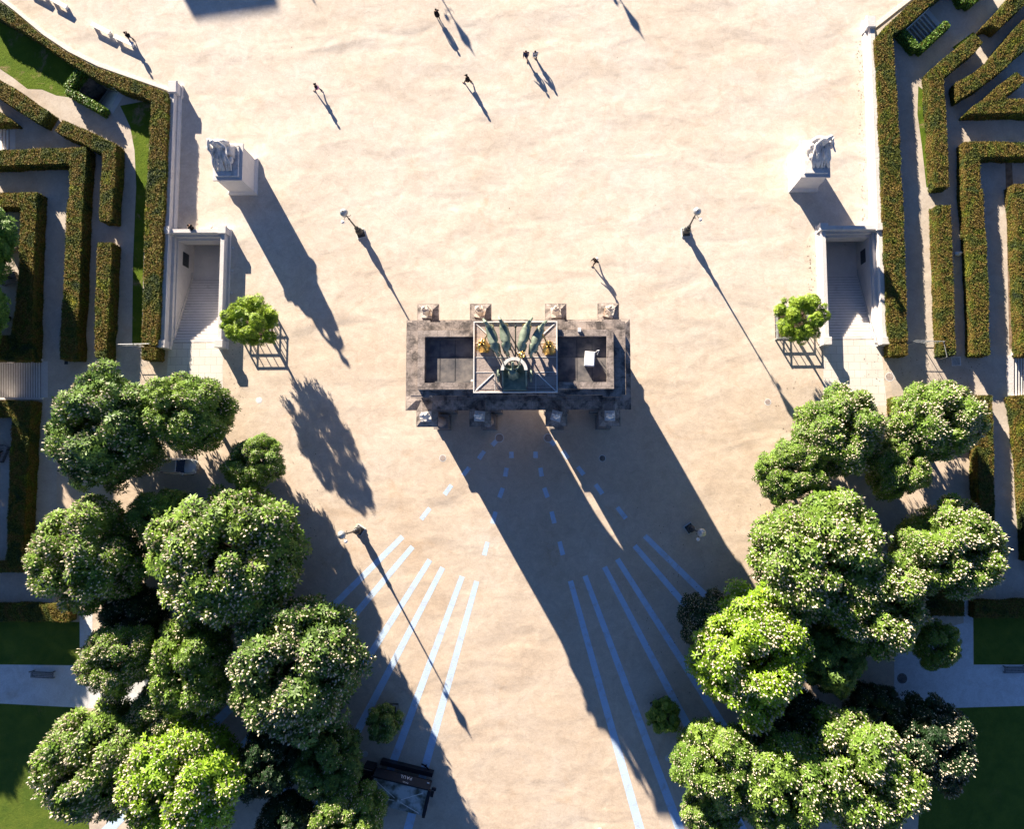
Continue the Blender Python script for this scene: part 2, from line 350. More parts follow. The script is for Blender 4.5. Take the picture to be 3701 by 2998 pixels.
sheet('paving_right',[(33.7,4.28),(40.1,4.28),(40.5,-3.2),(33.4,-3.2)],0.004,'paving_slabs')
# stone kerb along the curved ends of the plaza
def ribbon(name,pts,w,z,m):
    L=[];Rr=[]
    for i,p in enumerate(pts):
        a=Vector(pts[max(i-1,0)]);b=Vector(pts[min(i+1,len(pts)-1)]); d=(b-a).normalized(); n=Vector((-d.y,d.x)); p=Vector(p)
        L.append(p+n*w/2);Rr.append(p-n*w/2)
    mb=MB(); n=len(pts)
    vs=[(*q,z) for q in L]+[(*q,z) for q in Rr]+[(*q,-.02) for q in L]+[(*q,-.02) for q in Rr]
    fs=[]
    for i in range(n-1): fs+=[(i,i+1,n+i+1,n+i),(i,2*n+i,2*n+i+1,i+1),(n+i,n+i+1,3*n+i+1,3*n+i)]
    fs+=[(0,n,3*n,2*n),(n-1,3*n-1,4*n-1,2*n-1)]
    mb.add(vs,fs,m); return tag(mb.build(name),kind='structure')
ribbon('kerb_left',[(x+.3,y+.3) for x,y in curveL],0.42,0.10,'stair_stone')
ribbon('kerb_right',[(x-.25,y+.25) for x,y in curveR],0.45,0.10,'stair_stone')

# fan of pale stone bands let into the gravel: mirror images about the arch axis
def band(a,b,wa,wb,i):
    a=Vector(a);b=Vector(b);d=(b-a).normalized();n=Vector((-d.y,d.x))
    mb=MB(); K=max(1,int((b-a).length/1.6)); vs=[];fs=[]
    for k in range(K):
        t0=k/K;t1=(k+1)/K-0.012/(b-a).length*1.0 if k<K-1 else 1
        p=a.lerp(b,t0);q=a.lerp(b,t1);w0=wa+(wb-wa)*t0;w1=wa+(wb-wa)*t1;o=len(vs)
        vs+=[(*(p-n*w0/2),.004),(*(p+n*w0/2),.004),(*(q+n*w1/2),.004),(*(q-n*w1/2),.004)]; fs.append((o,o+3,o+2,o+1))
    mb.add(vs,fs,'stripe_stone'); ob=mb.build('paving_band'); tag(ob,kind='structure'); return ob
def wp(f,x,y): p=W(*f(x,y)); return (p.x,p.y)
e2=reg(1850,1500,2.48); g7=reg(2080,2000,1.74)
long_=[(wp(e2,1190,1085),wp(g7,880,330)),(wp(e2,1100,1175),wp(g7,890,560)),(wp(e2,945,1295),wp(g7,880,1010)),
       (wp(e2,830,1365),wp(g7,880,1420)),(wp(e2,655,1445),wp(g7,655,1736)),(wp(e2,525,1490),wp(g7,405,1736))]
for a,b in long_:
    d=(Vector(b)-Vector(a)); b=tuple(Vector(a)+d.normalized()*max(d.length+6,46))
    for s in (1,-1): band((a[0]*s,a[1]),(b[0]*s,b[1]),0.58,1.15,0)
for pts in ([(212,330,212,388),(255,475,268,553),(290,655,320,742),(355,868,382,974),(427,1138,458,1258)],[(455,322,505,392),(590,468,645,538),(750,625,812,710),(945,830,1022,930)],[(330,215,385,272)]):
    for x0,y0,x1,y1 in pts:
        a=wp(e2,x0,y0);b=wp(e2,x1,y1)
        L=(Vector(b)-Vector(a)).length
        for s in (1,-1): band((a[0]*s,a[1]),(b[0]*s,b[1]),0.48,0.52,0)

# manholes, caps and hatches
def disc(x,y,r,m,label,cat='manhole cover',ring=None,group=None):
    p=W(x,y); t=empty('manhole_cover',(p.x,p.y,0),0,label,cat,group)
    mb=MB(); mb.lathe([(r,-.02),(r,.012),(r*.94,.018)],m,n=28); mb.build('lid',t)
    mb=MB(); mb.lathe([(r*1.22,-.02),(r*1.22,.008),(r*1.02,.008),(r*1.02,-.02)],ring or 'path_stone_dust',n=28,closed=False); mb.build('rim',t); return t
disc(1600,1657,.32,'terrace_slab','round manhole cover left of the dashed stone bands in sun')
disc(2177,1657.7,.32,'dark_roof_stone','round manhole cover right of the light streak in the arch shadow')
disc(*V(542,838),.3,'path_stone_dust','round manhole cover in the sun beside the left paved apron')
disc(*V(1607,842),.3,'terrace_slab','round manhole cover beside the long right lamp shadow')
disc(*V(1862,789),.42,'terrace_slab','round drain cover below the right stair enclosure','drain cover')
disc(*V(1888,1421),.45,'dark_roof_stone','round drain ring on the pale path at the lower right','drain cover','dark_roof_stone')
disc(*V(1398,1588),.28,'white_stone','pale round ground lamp below the right planter','ground lamp','white_stone')
disc(750+1285/2.256,2300+965/2.256,.26,'white_stone','pale round ground lamp beside the dark trees left of the kiosk','ground lamp','white_stone')
disc(1805,1584,.42,'terrace_slab','round drain cover at the head of the left dashed band','drain cover')
disc(1981,1584,.42,'terrace_slab','round drain cover at the head of the right dashed band','drain cover')
for (x,y),wh in zip(((1940,497),(1933,687),(1928,873),(1757,320)),('top','middle','bottom','isolated sunlit')):
    p=W(*r3(x,y)); t=empty('ground_lamp',(p.x,p.y,0),0,'small pale round ground lamp beside the left stair wall, %s one'%wh if wh!='isolated sunlit' else 'small pale round ground lamp in the sun behind the person on the wall','ground lamp','ground lamps by the left stair wall')
    mb=MB(); mb.lathe([(.16,-.02),(.16,.02),(.13,.035)],'white_stone',n=16); mb.build('lens',t)
    mb=MB(); mb.lathe([(.2,-.02),(.2,.012),(.165,.012),(.165,-.02)],'galvanised',n=16,closed=False); mb.build('rim',t)
p=W(*q3(1577,62)); t=empty('access_hatch',(p.x,p.y,0),0.03,'square metal access hatch in the shade below the right hedges','hatch')
mb=MB(); mb.box(-.42,.42,-.4,.4,-.02,.03,'galvanised'); mb.build('cover',t)
mb=MB(); 
for a in ((-.52,-.43,-.5,.5),(.43,.52,-.5,.5),(-.43,.43,.41,.5),(-.43,.43,-.5,-.41)): mb.box(*a,-.02,.045,'path_stone_dust')
mb.build('frame',t)
p=W(*r4(552,72)); t=MB(); t.box(-.2,.2,-.2,.2,-.02,.02,'black_iron'); tag(t.build('drain_grate',loc=(p.x,p.y,0)),'small dark square drain grate under the left hedges','drain grate')

# ---------------------------------------------------------------- stair wells of the gardens
def leaf_scatter(mb,tris,dens,size,m,jit=.05,rs=None,flat=.55):
    """small leaves strewn over triangles"""
    rs=rs or np.random.RandomState(3)
    T=np.array(tris); a=T[:,1]-T[:,0]; b=T[:,2]-T[:,0]; nr=np.cross(a,b); ar=np.linalg.norm(nr,axis=1)/2; nr/=(ar[:,None]*2+1e-9)
    N=int(ar.sum()*dens); idx=rs.choice(len(T),N,p=ar/ar.sum()); u=rs.rand(N,1);v=rs.rand(N,1); fl=(u+v)>1; u[fl]=1-u[fl]; v[fl]=1-v[fl]
    P=T[idx,0]+a[idx]*u+b[idx]*v+nr[idx]*(rs.rand(N,1)*jit)
    d=rs.randn(N,3); d-=nr[idx]*(d*nr[idx]).sum(1)[:,None]*flat; d/=np.linalg.norm(d,axis=1)[:,None]; e=np.cross(d,nr[idx]*1.2+rs.randn(N,3)*.6); e/=np.linalg.norm(e,axis=1)[:,None]
    s=(size*(0.6+0.8*rs.rand(N,1)))
    q=np.stack([P-d*s*.5,P+e*s*.32,P+d*s*.5,P-e*s*.32],1).reshape(-1,3)
    o=len(mb.v); k=mb.mi(m); mb.v+= [tuple(x) for x in q.tolist()]; mb.f+=[(o+4*i,o+4*i+1,o+4*i+2,o+4*i+3) for i in range(N)]; mb.m+=[k]*N
def prism_tris(poly,z0,z1):
    a=sum(poly[i][0]*poly[(i+1)%len(poly)][1]-poly[(i+1)%len(poly)][0]*poly[i][1] for i in range(len(poly)))
    if a<0: poly=poly[::-1]
    n=len(poly); ov,oe,of,*_=delaunay_2d_cdt([Vector(p) for p in poly],[(i,(i+1)%n) for i in range(n)],[],1,1e-5)
    tr=[]
    for f in of:
        if len(f)==3:
            t=[(ov[i][0],ov[i][1],z1) for i in f]
            x=(t[1][0]-t[0][0])*(t[2][1]-t[0][1])-(t[1][1]-t[0][1])*(t[2][0]-t[0][0])
            tr.append(t if x>0 else t[::-1])
    for i in range(n):
        p,q=poly[i],poly[(i+1)%n]; tr+= [[(p[0],p[1],z0),(q[0],q[1],z0),(q[0],q[1],z1)],[(p[0],p[1],z0),(q[0],q[1],z1),(p[0],p[1],z1)]]
    return tr
def wall_seg(a,b,th,z0,z1,m,mb,out):
    d=(b-a).normalized(); n=Vector((d.y,-d.x,0))*out
    poly=[(a.x,a.y),(b.x,b.y),((b+n*th).x,(b+n*th).y),((a+n*th).x,(a+n*th).y)]; mb.prism(poly,z0,z1,m); return poly
for w in WELLS:
    A,B,C,D=[Vector((p.x,p.y,0)) for p in w['q']]
    c=(A+B+C+D)/4; root=empty('garden_staircase',(c.x,c.y,0),0,w['name'],'staircase','stairways of the hedge gardens')
    o=Vector((c.x,c.y,0)); A-=o;B-=o;C-=o;D-=o
    n=w['n'];dep=w['depth']; mb=MB()
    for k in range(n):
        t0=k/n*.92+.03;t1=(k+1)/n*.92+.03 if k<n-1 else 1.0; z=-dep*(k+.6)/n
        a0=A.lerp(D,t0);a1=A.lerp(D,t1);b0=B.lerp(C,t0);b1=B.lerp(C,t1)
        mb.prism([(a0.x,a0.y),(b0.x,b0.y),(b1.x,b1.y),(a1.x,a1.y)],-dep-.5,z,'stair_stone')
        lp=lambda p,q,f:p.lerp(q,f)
        for f0,f1,mm in ((.02,.48,'terrace_slab'),(.62,.985,'white_marble')):  # bands paint shade on each tread's inner part and light on its edge
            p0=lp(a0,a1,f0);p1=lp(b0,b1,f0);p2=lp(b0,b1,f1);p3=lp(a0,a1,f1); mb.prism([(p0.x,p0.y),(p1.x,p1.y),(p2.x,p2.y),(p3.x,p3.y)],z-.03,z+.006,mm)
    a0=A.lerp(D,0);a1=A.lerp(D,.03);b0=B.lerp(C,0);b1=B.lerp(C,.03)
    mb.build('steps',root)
    a2=A+(A-D).normalized()*.45; b2=B+(B-C).normalized()*.45
    mb=MB(); mb.prism([(a2.x,a2.y),(b2.x,b2.y),(b1.x,b1.y),(a1.x,a1.y)],-.3,.02,'white_stone'); mb.build('threshold',root)
    out=1 if ((B-A).cross(D-A)).z>0 else -1
    for (p,q,iv) in ((B,C,w['ivy'][0]),(C,D,w['ivy'][1]),(D,A,w['ivy'][2])):
        if iv:
            mb=MB(); wall_seg(p,q,.25,-dep-.5,1.15,'weathered_stone',mb,out); pw=mb.build('parapet',root)
            d=(q-p).normalized(); nn=Vector((d.y,-d.x,0))*out; p0=p-nn*.05-d*.15; q0=q-nn*.05+d*.15
            poly=[(p0.x,p0.y),(q0.x,q0.y),((q0+nn*.75).x,(q0+nn*.75).y),((p0+nn*.75).x,(p0+nn*.75).y)]
            mb=MB(); mb.prism([(x*.995,y*.995) for x,y in poly],.02,1.2,'hedge_core'); leaf_scatter(mb,prism_tris(poly,0,1.25),120,.2,'ivy_leaf',.12,np.random.RandomState(5)); mb.build('ivy',pw)
        else:
            mb=MB(); wall_seg(p,q,.25,-dep-.5,.18,'stair_stone',mb,out); mb.build('parapet',root)
    if w['ivy']==(1,1,0):
        mb=MB(); d=(A-D).normalized(); nn=Vector((d.y,-d.x,0))*out
        mb.tube([D+Vector((0,0,1.0)),D+(A-D)*.97+Vector((0,0,1.0)),D+(A-D)*.97+Vector((0,0,.1))],.035,'white_paint'); mb.build('handrail',root)

# ---------------------------------------------------------------- hedges
HZ=1.75
def hedge(label,poly,h=HZ,dens=110,seed=1,leaf='hedge_leaf',size=.17,group='clipped hedges of the two gardens'):
    P=np.array(poly); c=P.mean(0); poly=[(x-c[0],y-c[1]) for x,y in poly]
    a=sum(poly[i][0]*poly[(i+1)%len(poly)][1]-poly[(i+1)%len(poly)][0]*poly[i][1] for i in range(len(poly)))
    if a<0: poly=poly[::-1]
    mb=MB(); n=len(poly)
    # uneven core: subdivided sides, shallow waves along the outline
    tr=prism_tris(poly,0,h); rs=np.random.RandomState(seed)
    mb.prism([(x,y) for x,y in poly],0,h-.04,'hedge_core')
    leaf_scatter(mb,tr,dens,size,leaf,.10,rs)
    ob=mb.build('clipped_hedge',loc=(c[0],c[1],0)); return tag(ob,label,'hedge',group)
def jag(poly,step=1.2,amp=.07,seed=0):
    """breaks a hedge outline into short runs that wander a little"""
    rs=random.Random(seed); out=[]
    for i in range(len(poly)):
        a=Vector(poly[i]);b=Vector(poly[(i+1)%len(poly)]); L=(b-a).length; k=max(1,int(L/step)); d=(b-a)/max(L,1e-6); n=Vector((-d.y,d.x))
        for j in range(k):
            p=a.lerp(b,j/k); out.append(tuple(p+n*(rs.uniform(-amp,amp) if j else 0)))
    return out
def HP(f,pts,h=HZ): return PL(f,pts,h)
HED=[
('long hedge following the curved kerb and then the left boundary wall',HP(r2,[(-180,-90),(0,20),(130,115),(350,300),(560,440),(800,560),(1040,640),(1200,700),(1382,765),(1402,830),(1385,1200)])+HP(r3,[(1368,0),(1343,560),(1328,1000),(1305,1310)])+HP(r3,[(1182,1310),(1190,1000),(1203,400),(1215,0)])+HP(r2,[(1228,1500),(1258,900),(1262,845),(1180,795),(1000,745),(750,625),(640,555),(420,410),(200,260),(0,150),(-180,50)])),
('short dark square hedge block beside the lower left pillar',HP(r3,[(1180,1325),(1303,1325),(1300,1425),(1178,1425)])),
('diagonal hedge ending at the gap in the top left garden',HP(r2,[(-150,580),(0,672),(200,790),(405,930),(340,1030),(170,925),(0,815),(-150,710)])),
('bent brown hedge right of the gap in the left garden',HP(r2,[(520,995),(780,1110),(965,1200),(958,1500)])+HP(r3,[(945,30),(935,275),(830,270),(833,30)])+HP(r2,[(842,1500),(855,1275),(700,1200),(460,1090)])),
('L shaped yellow green hedge along the top of the left parterre',HP(r2,[(-150,1262),(0,1250),(300,1235),(715,1224),(708,1400)])+HP(r3,[(690,40),(676,500),(664,800),(658,960)])+HP(r3,[(640,1100),(640,1425),(500,1425),(512,1100),(530,800),(545,500),(562,100)])+HP(r2,[(575,1650),(580,1357),(0,1378),(-150,1385)])),
('narrow orange hedge column standing alone in the left garden',HP(r3,[(812,455),(932,455),(918,700),(905,1000),(887,1415),(797,1410),(790,1000),(802,700)])),
('thick dark hedge block around the left sculpture court',HP(r3,[(-200,48),(100,40),(308,34),(300,250),(280,600),(268,1000),(262,1430),(-200,1430),(-200,1240),(90,1230),(130,1000),(150,780),(165,420),(175,158),(-200,158)])),
('triangular hedge tip at the left edge above the shaded path',HP(r2,[(-150,840),(0,935),(60,980),(100,1012),(0,1015),(-150,1018)])),
('long hedge with streaks of sun beside the left sunken court',HP(r4,[(-200,398),(0,395),(262,392),(240,700),(213,1200),(190,1728)])+HP(r5,[(180,275),(-200,285),(-200,200),(40,190)])+HP(r4,[(60,1640),(68,1300),(80,900),(100,560),(95,520),(-200,515)])),
('low hedge bar lying across the top of the upper left lawn',HP(r5,[(-200,545),(250,542),(580,543),(580,685),(-200,685)],1.2)),
('long hedge running the whole length of the right boundary wall',HP(q1,[(1420,-150),(1590,-160),(1400,0),(1180,195),(1045,285),(1060,480),(1080,700),(1095,950),(1108,1250),(1120,1500)])+HP(q2,[(1140,200),(1150,600),(1165,1000),(1172,1280),(1030,1285),(1005,1000),(985,500),(970,150)])+HP(q1,[(962,1600),(950,1200),(928,750),(905,325),(1000,210),(1100,120),(1230,0)])),
('short orange hedge block beside the lower right pillar',HP(q2,[(1032,1296),(1172,1292),(1173,1390),(1032,1393)])),
('angled hedge with a sunlit left face in the right garden',HP(q1,[(1350,597),(1560,420),(1730,280),(1800,350),(1720,440),(1475,642),(1480,800),(1495,1050),(1510,1300),(1520,1555),(1410,1560),(1395,1300),(1380,1000),(1362,780)])),
('curved diagonal hedge with a bright yellow end in the right garden',HP(q1,[(1582,685),(1740,600),(1860,500),(2000,320),(2143,165),(2280,30),(2400,180),(2143,415),(1960,580),(1780,720),(1603,825)])),
('hedge stub reaching in from the top right corner',HP(q1,[(1795,228),(1890,130),(2010,-10),(2080,-90),(2260,-90),(2143,30),(2030,135),(1930,240),(1870,205)])),
('triangular V shaped hedge in the right garden',HP(q1,[(1665,944),(1870,770),(2080,597),(2160,660),(1975,822),(2080,826),(2350,830),(2350,935),(2000,937)])),
('large L shaped hedge with a pale left face in the right garden',HP(q1,[(1646,1180),(1900,1178),(2143,1187),(2350,1190),(2350,1300),(1775,1306),(1785,1600)])+HP(q2,[(1800,0),(1815,300),(1840,700),(1850,1100),(1862,1388),(1728,1390),(1715,1000),(1700,650),(1675,250)])+HP(q1,[(1660,1700),(1650,1400)])),
('outermost tall hedge column cut by the right edge',HP(q1,[(2055,1535),(2400,1530)])+HP(q2,[(2420,700),(2420,1388),(2130,1392),(2112,1000),(2090,500),(2070,150)])),
('slim hedge column beside the long sandy strip in the right garden',HP(q2,[(1413,145),(1530,143),(1545,500),(1558,850),(1572,1388),(1462,1390),(1445,900),(1425,450)])),
('square ring hedge half hidden by the white flowering trees on the right',HP(q3,[(1058,362),(1400,350),(1878,346),(1885,560),(1893,820),(1900,1250)])+HP(q4,[(1890,300),(1770,305)])+HP(q3,[(1770,1300),(1760,820),(1745,480),(1180,490),(1060,495)])),
('tall hedge column along the lower right edge above the sunken strip',HP(q3,[(2055,352),(2400,345),(2450,1728)])+HP(q4,[(2400,180),(2180,185)])+HP(q3,[(2170,1500),(2140,1000),(2105,700)])),
('dark low hedge box behind the right trees by the path',HP(q4,[(1330,440),(1643,440),(1645,640),(1330,640)])),
('dark hedge bar across the top of the upper right lawn',HP(q4,[(1730,522),(2400,505),(2400,650),(1730,655)],1.2)),
]
for i,(lab,poly) in enumerate(HED):
    hedge(lab,jag(poly,1.1,.09,i),1.2 if 'low hedge bar' in lab or 'hedge bar' in lab else HZ,120,10+i,size=.14)
# ---------------------------------------------------------------- figures (people and carved figures share one skeleton)
def limb_edges(n0,k): return [(n0+i,n0+i+1) for i in range(k-1)]
def figure(pose,m,sub=1,fat=1.0,hands=True,parts='all'):
    """skeleton -> one continuous body. pose: dict of joints (metres, facing +x)"""
    J=pose; vs=[];es=[];rs=[]; idx={}
    def add(k,p,r,par=None):
        idx[k]=len(vs); vs.append(tuple(p)); rs.append(r if isinstance(r,tuple) else r*fat)
        if par is not None: es.append((idx[par],idx[k]))
    P=lambda k:Vector(J[k])
    add('pelvis',P('pelvis'),(.15*fat,.12*fat))
    add('waist',P('pelvis').lerp(P('chest'),.45),(.135*fat,.10*fat),'pelvis')
    add('chest',P('chest'),(.17*fat,.12*fat),'waist')
    nk=P('neck'); hd=P('head')
    add('neck',nk,.06,'chest'); add('jaw',nk.lerp(hd,.5),.068,'neck'); add('head',hd,.098,'jaw'); f=Vector(J.get('face',(1,0,0)))
    add('crown',hd+(hd-nk).normalized()*.09,.07,'head'); add('nose',hd+f*.125,.016,'head')
    side=Vector((-f.y,f.x,0)); add('earl',hd+side*.11,.018,'head'); add('earr',hd-side*.11,.018,'head')
    for s in 'lr':
        add('sh'+s,P('sh'+s),.075,'chest'); add('el'+s,P('el'+s),.048,'sh'+s); add('wr'+s,P('wr'+s),.034,'el'+s)
        add('hip'+s,P('hip'+s),.10,'pelvis'); add('kn'+s,P('kn'+s),.068,'hip'+s); add('an'+s,P('an'+s),.045,'kn'+s); add('to'+s,P('to'+s),.04,'an'+s)
        if hands:
            w=P('wr'+s); d=(w-P('el'+s)).normalized(); pm=w+d*.07; add('pa'+s,pm,(.036,.02),'wr'+s)
            sd=d.cross(Vector((0,0,1))); sd=sd.normalized() if sd.length>.1 else Vector((0,1,0))
            q=d.cross(sd)
            base=Vector((1,0,0)) if abs(d.z)>.6 else sd
            for i,L in enumerate((.062,.075,.08,.07)):
                o=base*(.028-.019*i); add('f%d%s'%(i,s),pm+o+d*L*.6,.010,'pa'+s); add('g%d%s'%(i,s),pm+o+d*L+q*.02,.008,'f%d%s'%(i,s))
            add('t'+s,w+d*.035+base*.05,.012,'pa'+s); add('u'+s,w+d*.075+base*.062,.009,'t'+s)
    return skinned(vs,es,rs,m,sub)
def stand(stride=.0,arm=.1,lean=0):
    return dict(pelvis=(0,0,.95),chest=(.02+lean,0,1.33),neck=(.03+lean*1.3,0,1.50),head=(.05+lean*1.5,0,1.64),
      shl=(.02+lean,.19,1.42),shr=(.02+lean,-.19,1.42),ell=(-arm*.9,.26,1.14),elr=(arm*.9,-.26,1.14),wrl=(-arm+.12,.27,.90),wrr=(arm*1.8+.1,-.27,.92),
      hipl=(0,.09,.90),hipr=(0,-.09,.90),knl=(stride*.45+.04,.10,.50),knr=(-stride*.3+.04,-.10,.50),anl=(stride*.9,.10,.09),anr=(-stride*.9,-.10,.11),tol=(stride*.9+.16,.11,.05),tor=(-stride*.9+.15,-.11,.05))
PP={}
def person(loc,rz,label,top='cloth_black',legs='cloth_black',stride=.3,bag=None,coat=False,hair='hair_dark',pose=None,hat=None,scale=1.0,skirt=None,longhair=False):
    t=empty('person',loc,rz,label,'person'); t.scale=(scale*1.08,scale*1.08,scale*.93)
    J=pose or stand(stride,.16)
    vs,fs=figure(J,'skin_tone'); mb=MB(); mb.add(vs,fs,'skin_tone')
    hd=Vector(J['head'])
    for s in (1,-1): mb.ball((hd.x+.105,hd.y+s*.04,hd.z+.01),.014,'hair_dark',6)
    mb.build('body',t,True)
    V3=lambda k:Vector(J[k])
    # jacket: torso and sleeves grown a little fatter than the body
    vs=[V3('pelvis')+Vector((0,0,-.06)),V3('pelvis').lerp(V3('chest'),.5),V3('chest'),V3('neck')+Vector((0,0,-.05)),V3('shl'),V3('ell'),V3('wrl').lerp(V3('ell'),.12),V3('shr'),V3('elr'),V3('wrr').lerp(V3('elr'),.12)]
    a,b=skinned([tuple(v) for v in vs],[(0,1),(1,2),(2,3),(2,4),(4,5),(5,6),(2,7),(7,8),(8,9)],[(.185,.15),(.17,.135),(.20,.15),(.085,.085),.10,.072,.055,.10,.072,.055],top,1)
    mb=MB(); mb.add(a,b,top); mb.build('jacket',t,True)
    vs=[V3('pelvis')]; ee=[]; rr=[(.17,.135)]
    for s in 'lr':
        o=len(vs); vs+=[V3('hip'+s),V3('kn'+s),V3('an'+s)+Vector((0,0,.03))]; ee+=[(0,o),(o,o+1),(o+1,o+2)]; rr+=[.115,.082,.062]
    a,b=skinned([tuple(v) for v in vs],ee,rr,legs,1); mb=MB(); mb.add(a,b,legs); mb.build('trousers',t,True)
    if coat: mb=MB(); mb.lathe([(.27,-.42),(.25,-.2),(.2,.05),(.17,.12)],top,c=tuple(J['pelvis']),n=14); mb.build('coat_skirt',t,True)
    if skirt: mb=MB(); mb.lathe([(.25,-.22),(.2,-.05),(.18,.08)],skirt,c=tuple(J['pelvis']),n=14); mb.build('shirt_hem',t,True)
    for s in 'lr':
        mb=MB(); a_=V3('an'+s); b_=V3('to'+s); mb.tube([a_+Vector((-.06,0,-.045)),a_+Vector((0,0,-.03)),b_+Vector((0,0,-.02)),b_+Vector((.05,0,-.025))],.048,'cloth_black',8); mb.build('shoe',t,True)
    mb=MB(); mb.ball((hd.x-.012,hd.y,hd.z+.035),(.122,.115,.12),hair,12)
    if longhair: mb.ball((hd.x-.06,hd.y,hd.z-.10),(.09,.13,.18),hair,10)
    mb.build('hair',t,True)
    if bag:
        c=V3('chest'); mb=MB(); mb.ball((c.x-.23,c.y,c.z-.08),(.13,.16,.24),bag,10); mb.build('backpack',t,True)
    return t
Wz=lambda x,y,z=0:W(x,y,z)
def face(dx,dy): return math.atan2(dy,dx)
person(Wz(1583,64),face(-.5,1),'person in black walking near the top edge, beside the forked lamp shadow',bag='cloth_black',coat=True)
person(Wz(1903,211),face(-.1,-1),'person in a navy jacket and pale trousers, left one of the pair walking together','cloth_navy','cloth_tan',.32,skirt='cloth_navy')
person(Wz(1936,210),face(.05,-1),'person in a pale grey top and black leggings, right one of the pair walking together','cloth_grey','cloth_black',.12,skirt='cloth_grey',longhair=True,scale=.95)
person(Wz(1152,328),face(-1,.2),'person in a dark coat with a pink hem walking alone on the left','cloth_black','cloth_denim',.4,skirt='cloth_pink',scale=.98)
person(Wz(1692,297),face(-.9,.15),'person all in black walking between the pair and the lone walker','cloth_black','cloth_black',.42,coat=True,longhair=True)
person(Wz(2151,951),face(-.7,-.5),'person in dark clothes with a white rucksack walking above the arch','cloth_black','cloth_brown',.4,bag='cloth_white')
person(Wz(478,145),face(-1,.1),'person in black standing at the end of the white benches','cloth_black','cloth_denim',.2,bag='cloth_black')
sit=dict(pelvis=(0,0,.12),chest=(.12,0,.48),neck=(.2,0,.62),head=(.27,0,.74),shl=(.12,.19,.56),shr=(.12,-.19,.56),ell=(.2,.25,.32),elr=(.2,-.25,.32),wrl=(.40,.12,.28),wrr=(.40,-.12,.28),
 hipl=(.05,.1,.12),hipr=(.05,-.1,.12),knl=(.46,.13,.22),knr=(.46,-.13,.20),anl=(.5,.13,-.22),anr=(.62,-.13,-.2),tol=(.62,.14,-.27),tor=(.75,-.14,-.25))
person(W(697,826,1.27)+Vector((0,-.05,0)),face(-.75,.65),'person in black sitting on the north wall of the left stair enclosure','cloth_black','cloth_black',pose=sit,bag='cloth_black')

# ---------------------------------------------------------------- carved figures
def statue_mesh(seed,m,h=2.2):
    rs=random.Random(seed); J=stand(.05+.1*rs.random(),rs.uniform(-.1,.25)); 
    J['wrr']=(.3,-.2,1.05+.25*rs.random()); J['elr']=(.1,-.3,1.15); J['wrl']=(.15,.3,1.0)
    vs,fs=figure(J,m,1,1.25,True); mb=MB(); mb.add(vs,fs,m)
    # long coat with folds, helmet and musket / sabre
    n=22
    for z0,z1,ra,rb in ((.28,.95,.34,.24),(.9,1.42,.25,.26)):
        V0=[];
        for zz,rr in ((z0,ra),(z1,rb)):
            for i in range(n):
                a=2*math.pi*i/n; q=rr*(1+.13*math.sin(a*6+seed)*(1 if rr>.3 else .4)); V0.append((q*math.cos(a)*.85,q*math.sin(a),zz))
        mb.add(V0,[(i,(i+1)%n,n+(i+1)%n,n+i) for i in range(n)]+[tuple(range(n-1,-1,-1)),tuple(range(n,2*n))],m)
    mb.ball((.05,0,1.78),(.14,.14,.17),m,12)
    if seed%2: mb.tube([(.32,-.24,.05),(.3,-.22,1.5)],.03,m)
    else: mb.tube([(.1,.33,.1),(.18,.3,1.0)],.035,m)
    mb.box(-.42,.42,-.42,.42,-.0,.1,m)
    s=h/1.9; mb.v=[(x*s,y*s,z*s) for x,y,z in mb.v]; return mb

# ---------------------------------------------------------------- the triumphal arch
ST='arch_stone'; WS='weathered_stone'
arch=empty('triumphal_arch',(0,0,0),0,'triumphal arch of brown stone in the middle of the plaza with three openings','arch')
CX=(-8.82,-3.68,3.68,8.82)
def arch_wall(mb,x0,x1,hw,spring,top,m,yh=3.62,n=14):
    """wall over an opening of half width hw centred between x0,x1"""
    c=(x0+x1)/2; pts=[(c-hw,spring)]+[(c-hw*math.cos(math.pi*i/n),spring+hw*math.sin(math.pi*i/n)) for i in range(1,n)]+[(c+hw,spring)]
    vs=[];fs=[]
    for y in (-yh,yh):
        for x,z in pts: vs.append((x,y,z))
        for x,z in pts: vs.append((x,y,top))
    k=len(pts)
    for i in range(k-1):
        fs.append((i,i+1,k+i+1,k+i)); fs.append((2*k+i+1,2*k+i,3*k+i,3*k+i+1)); fs.append((i+1,i,2*k+i,2*k+i+1)); fs.append((k+i,k+i+1,3*k+i+1,3*k+i))
    mb.add(vs,fs,m)
mb=MB()
piers=((-9.95,-7.5),(-4.85,-2.45),(2.45,4.85),(7.5,9.95))
for a,b in piers:
    mb.box(a,b,-3.62,3.62,0,9.3,ST)
    mb.box(a-.12 if a!=2.45 and a!=-7.5+0 else a-.12,b+.12,-3.8,3.8,0,2.3,ST)
    mb.box(a-.2,b+.2,-3.9,3.9,0,.45,ST); mb.box(a-.18,b+.18,-3.86,3.86,2.3,2.5,ST)
for (x0,x1,hw,sp) in ((-7.5,-4.85,1.325,5.2),(-2.45,2.45,2.45,6.0),(4.85,7.5,1.325,5.2)): arch_wall(mb,x0,x1,hw,sp,9.3,ST)
mb.build('pier_wall',arch)
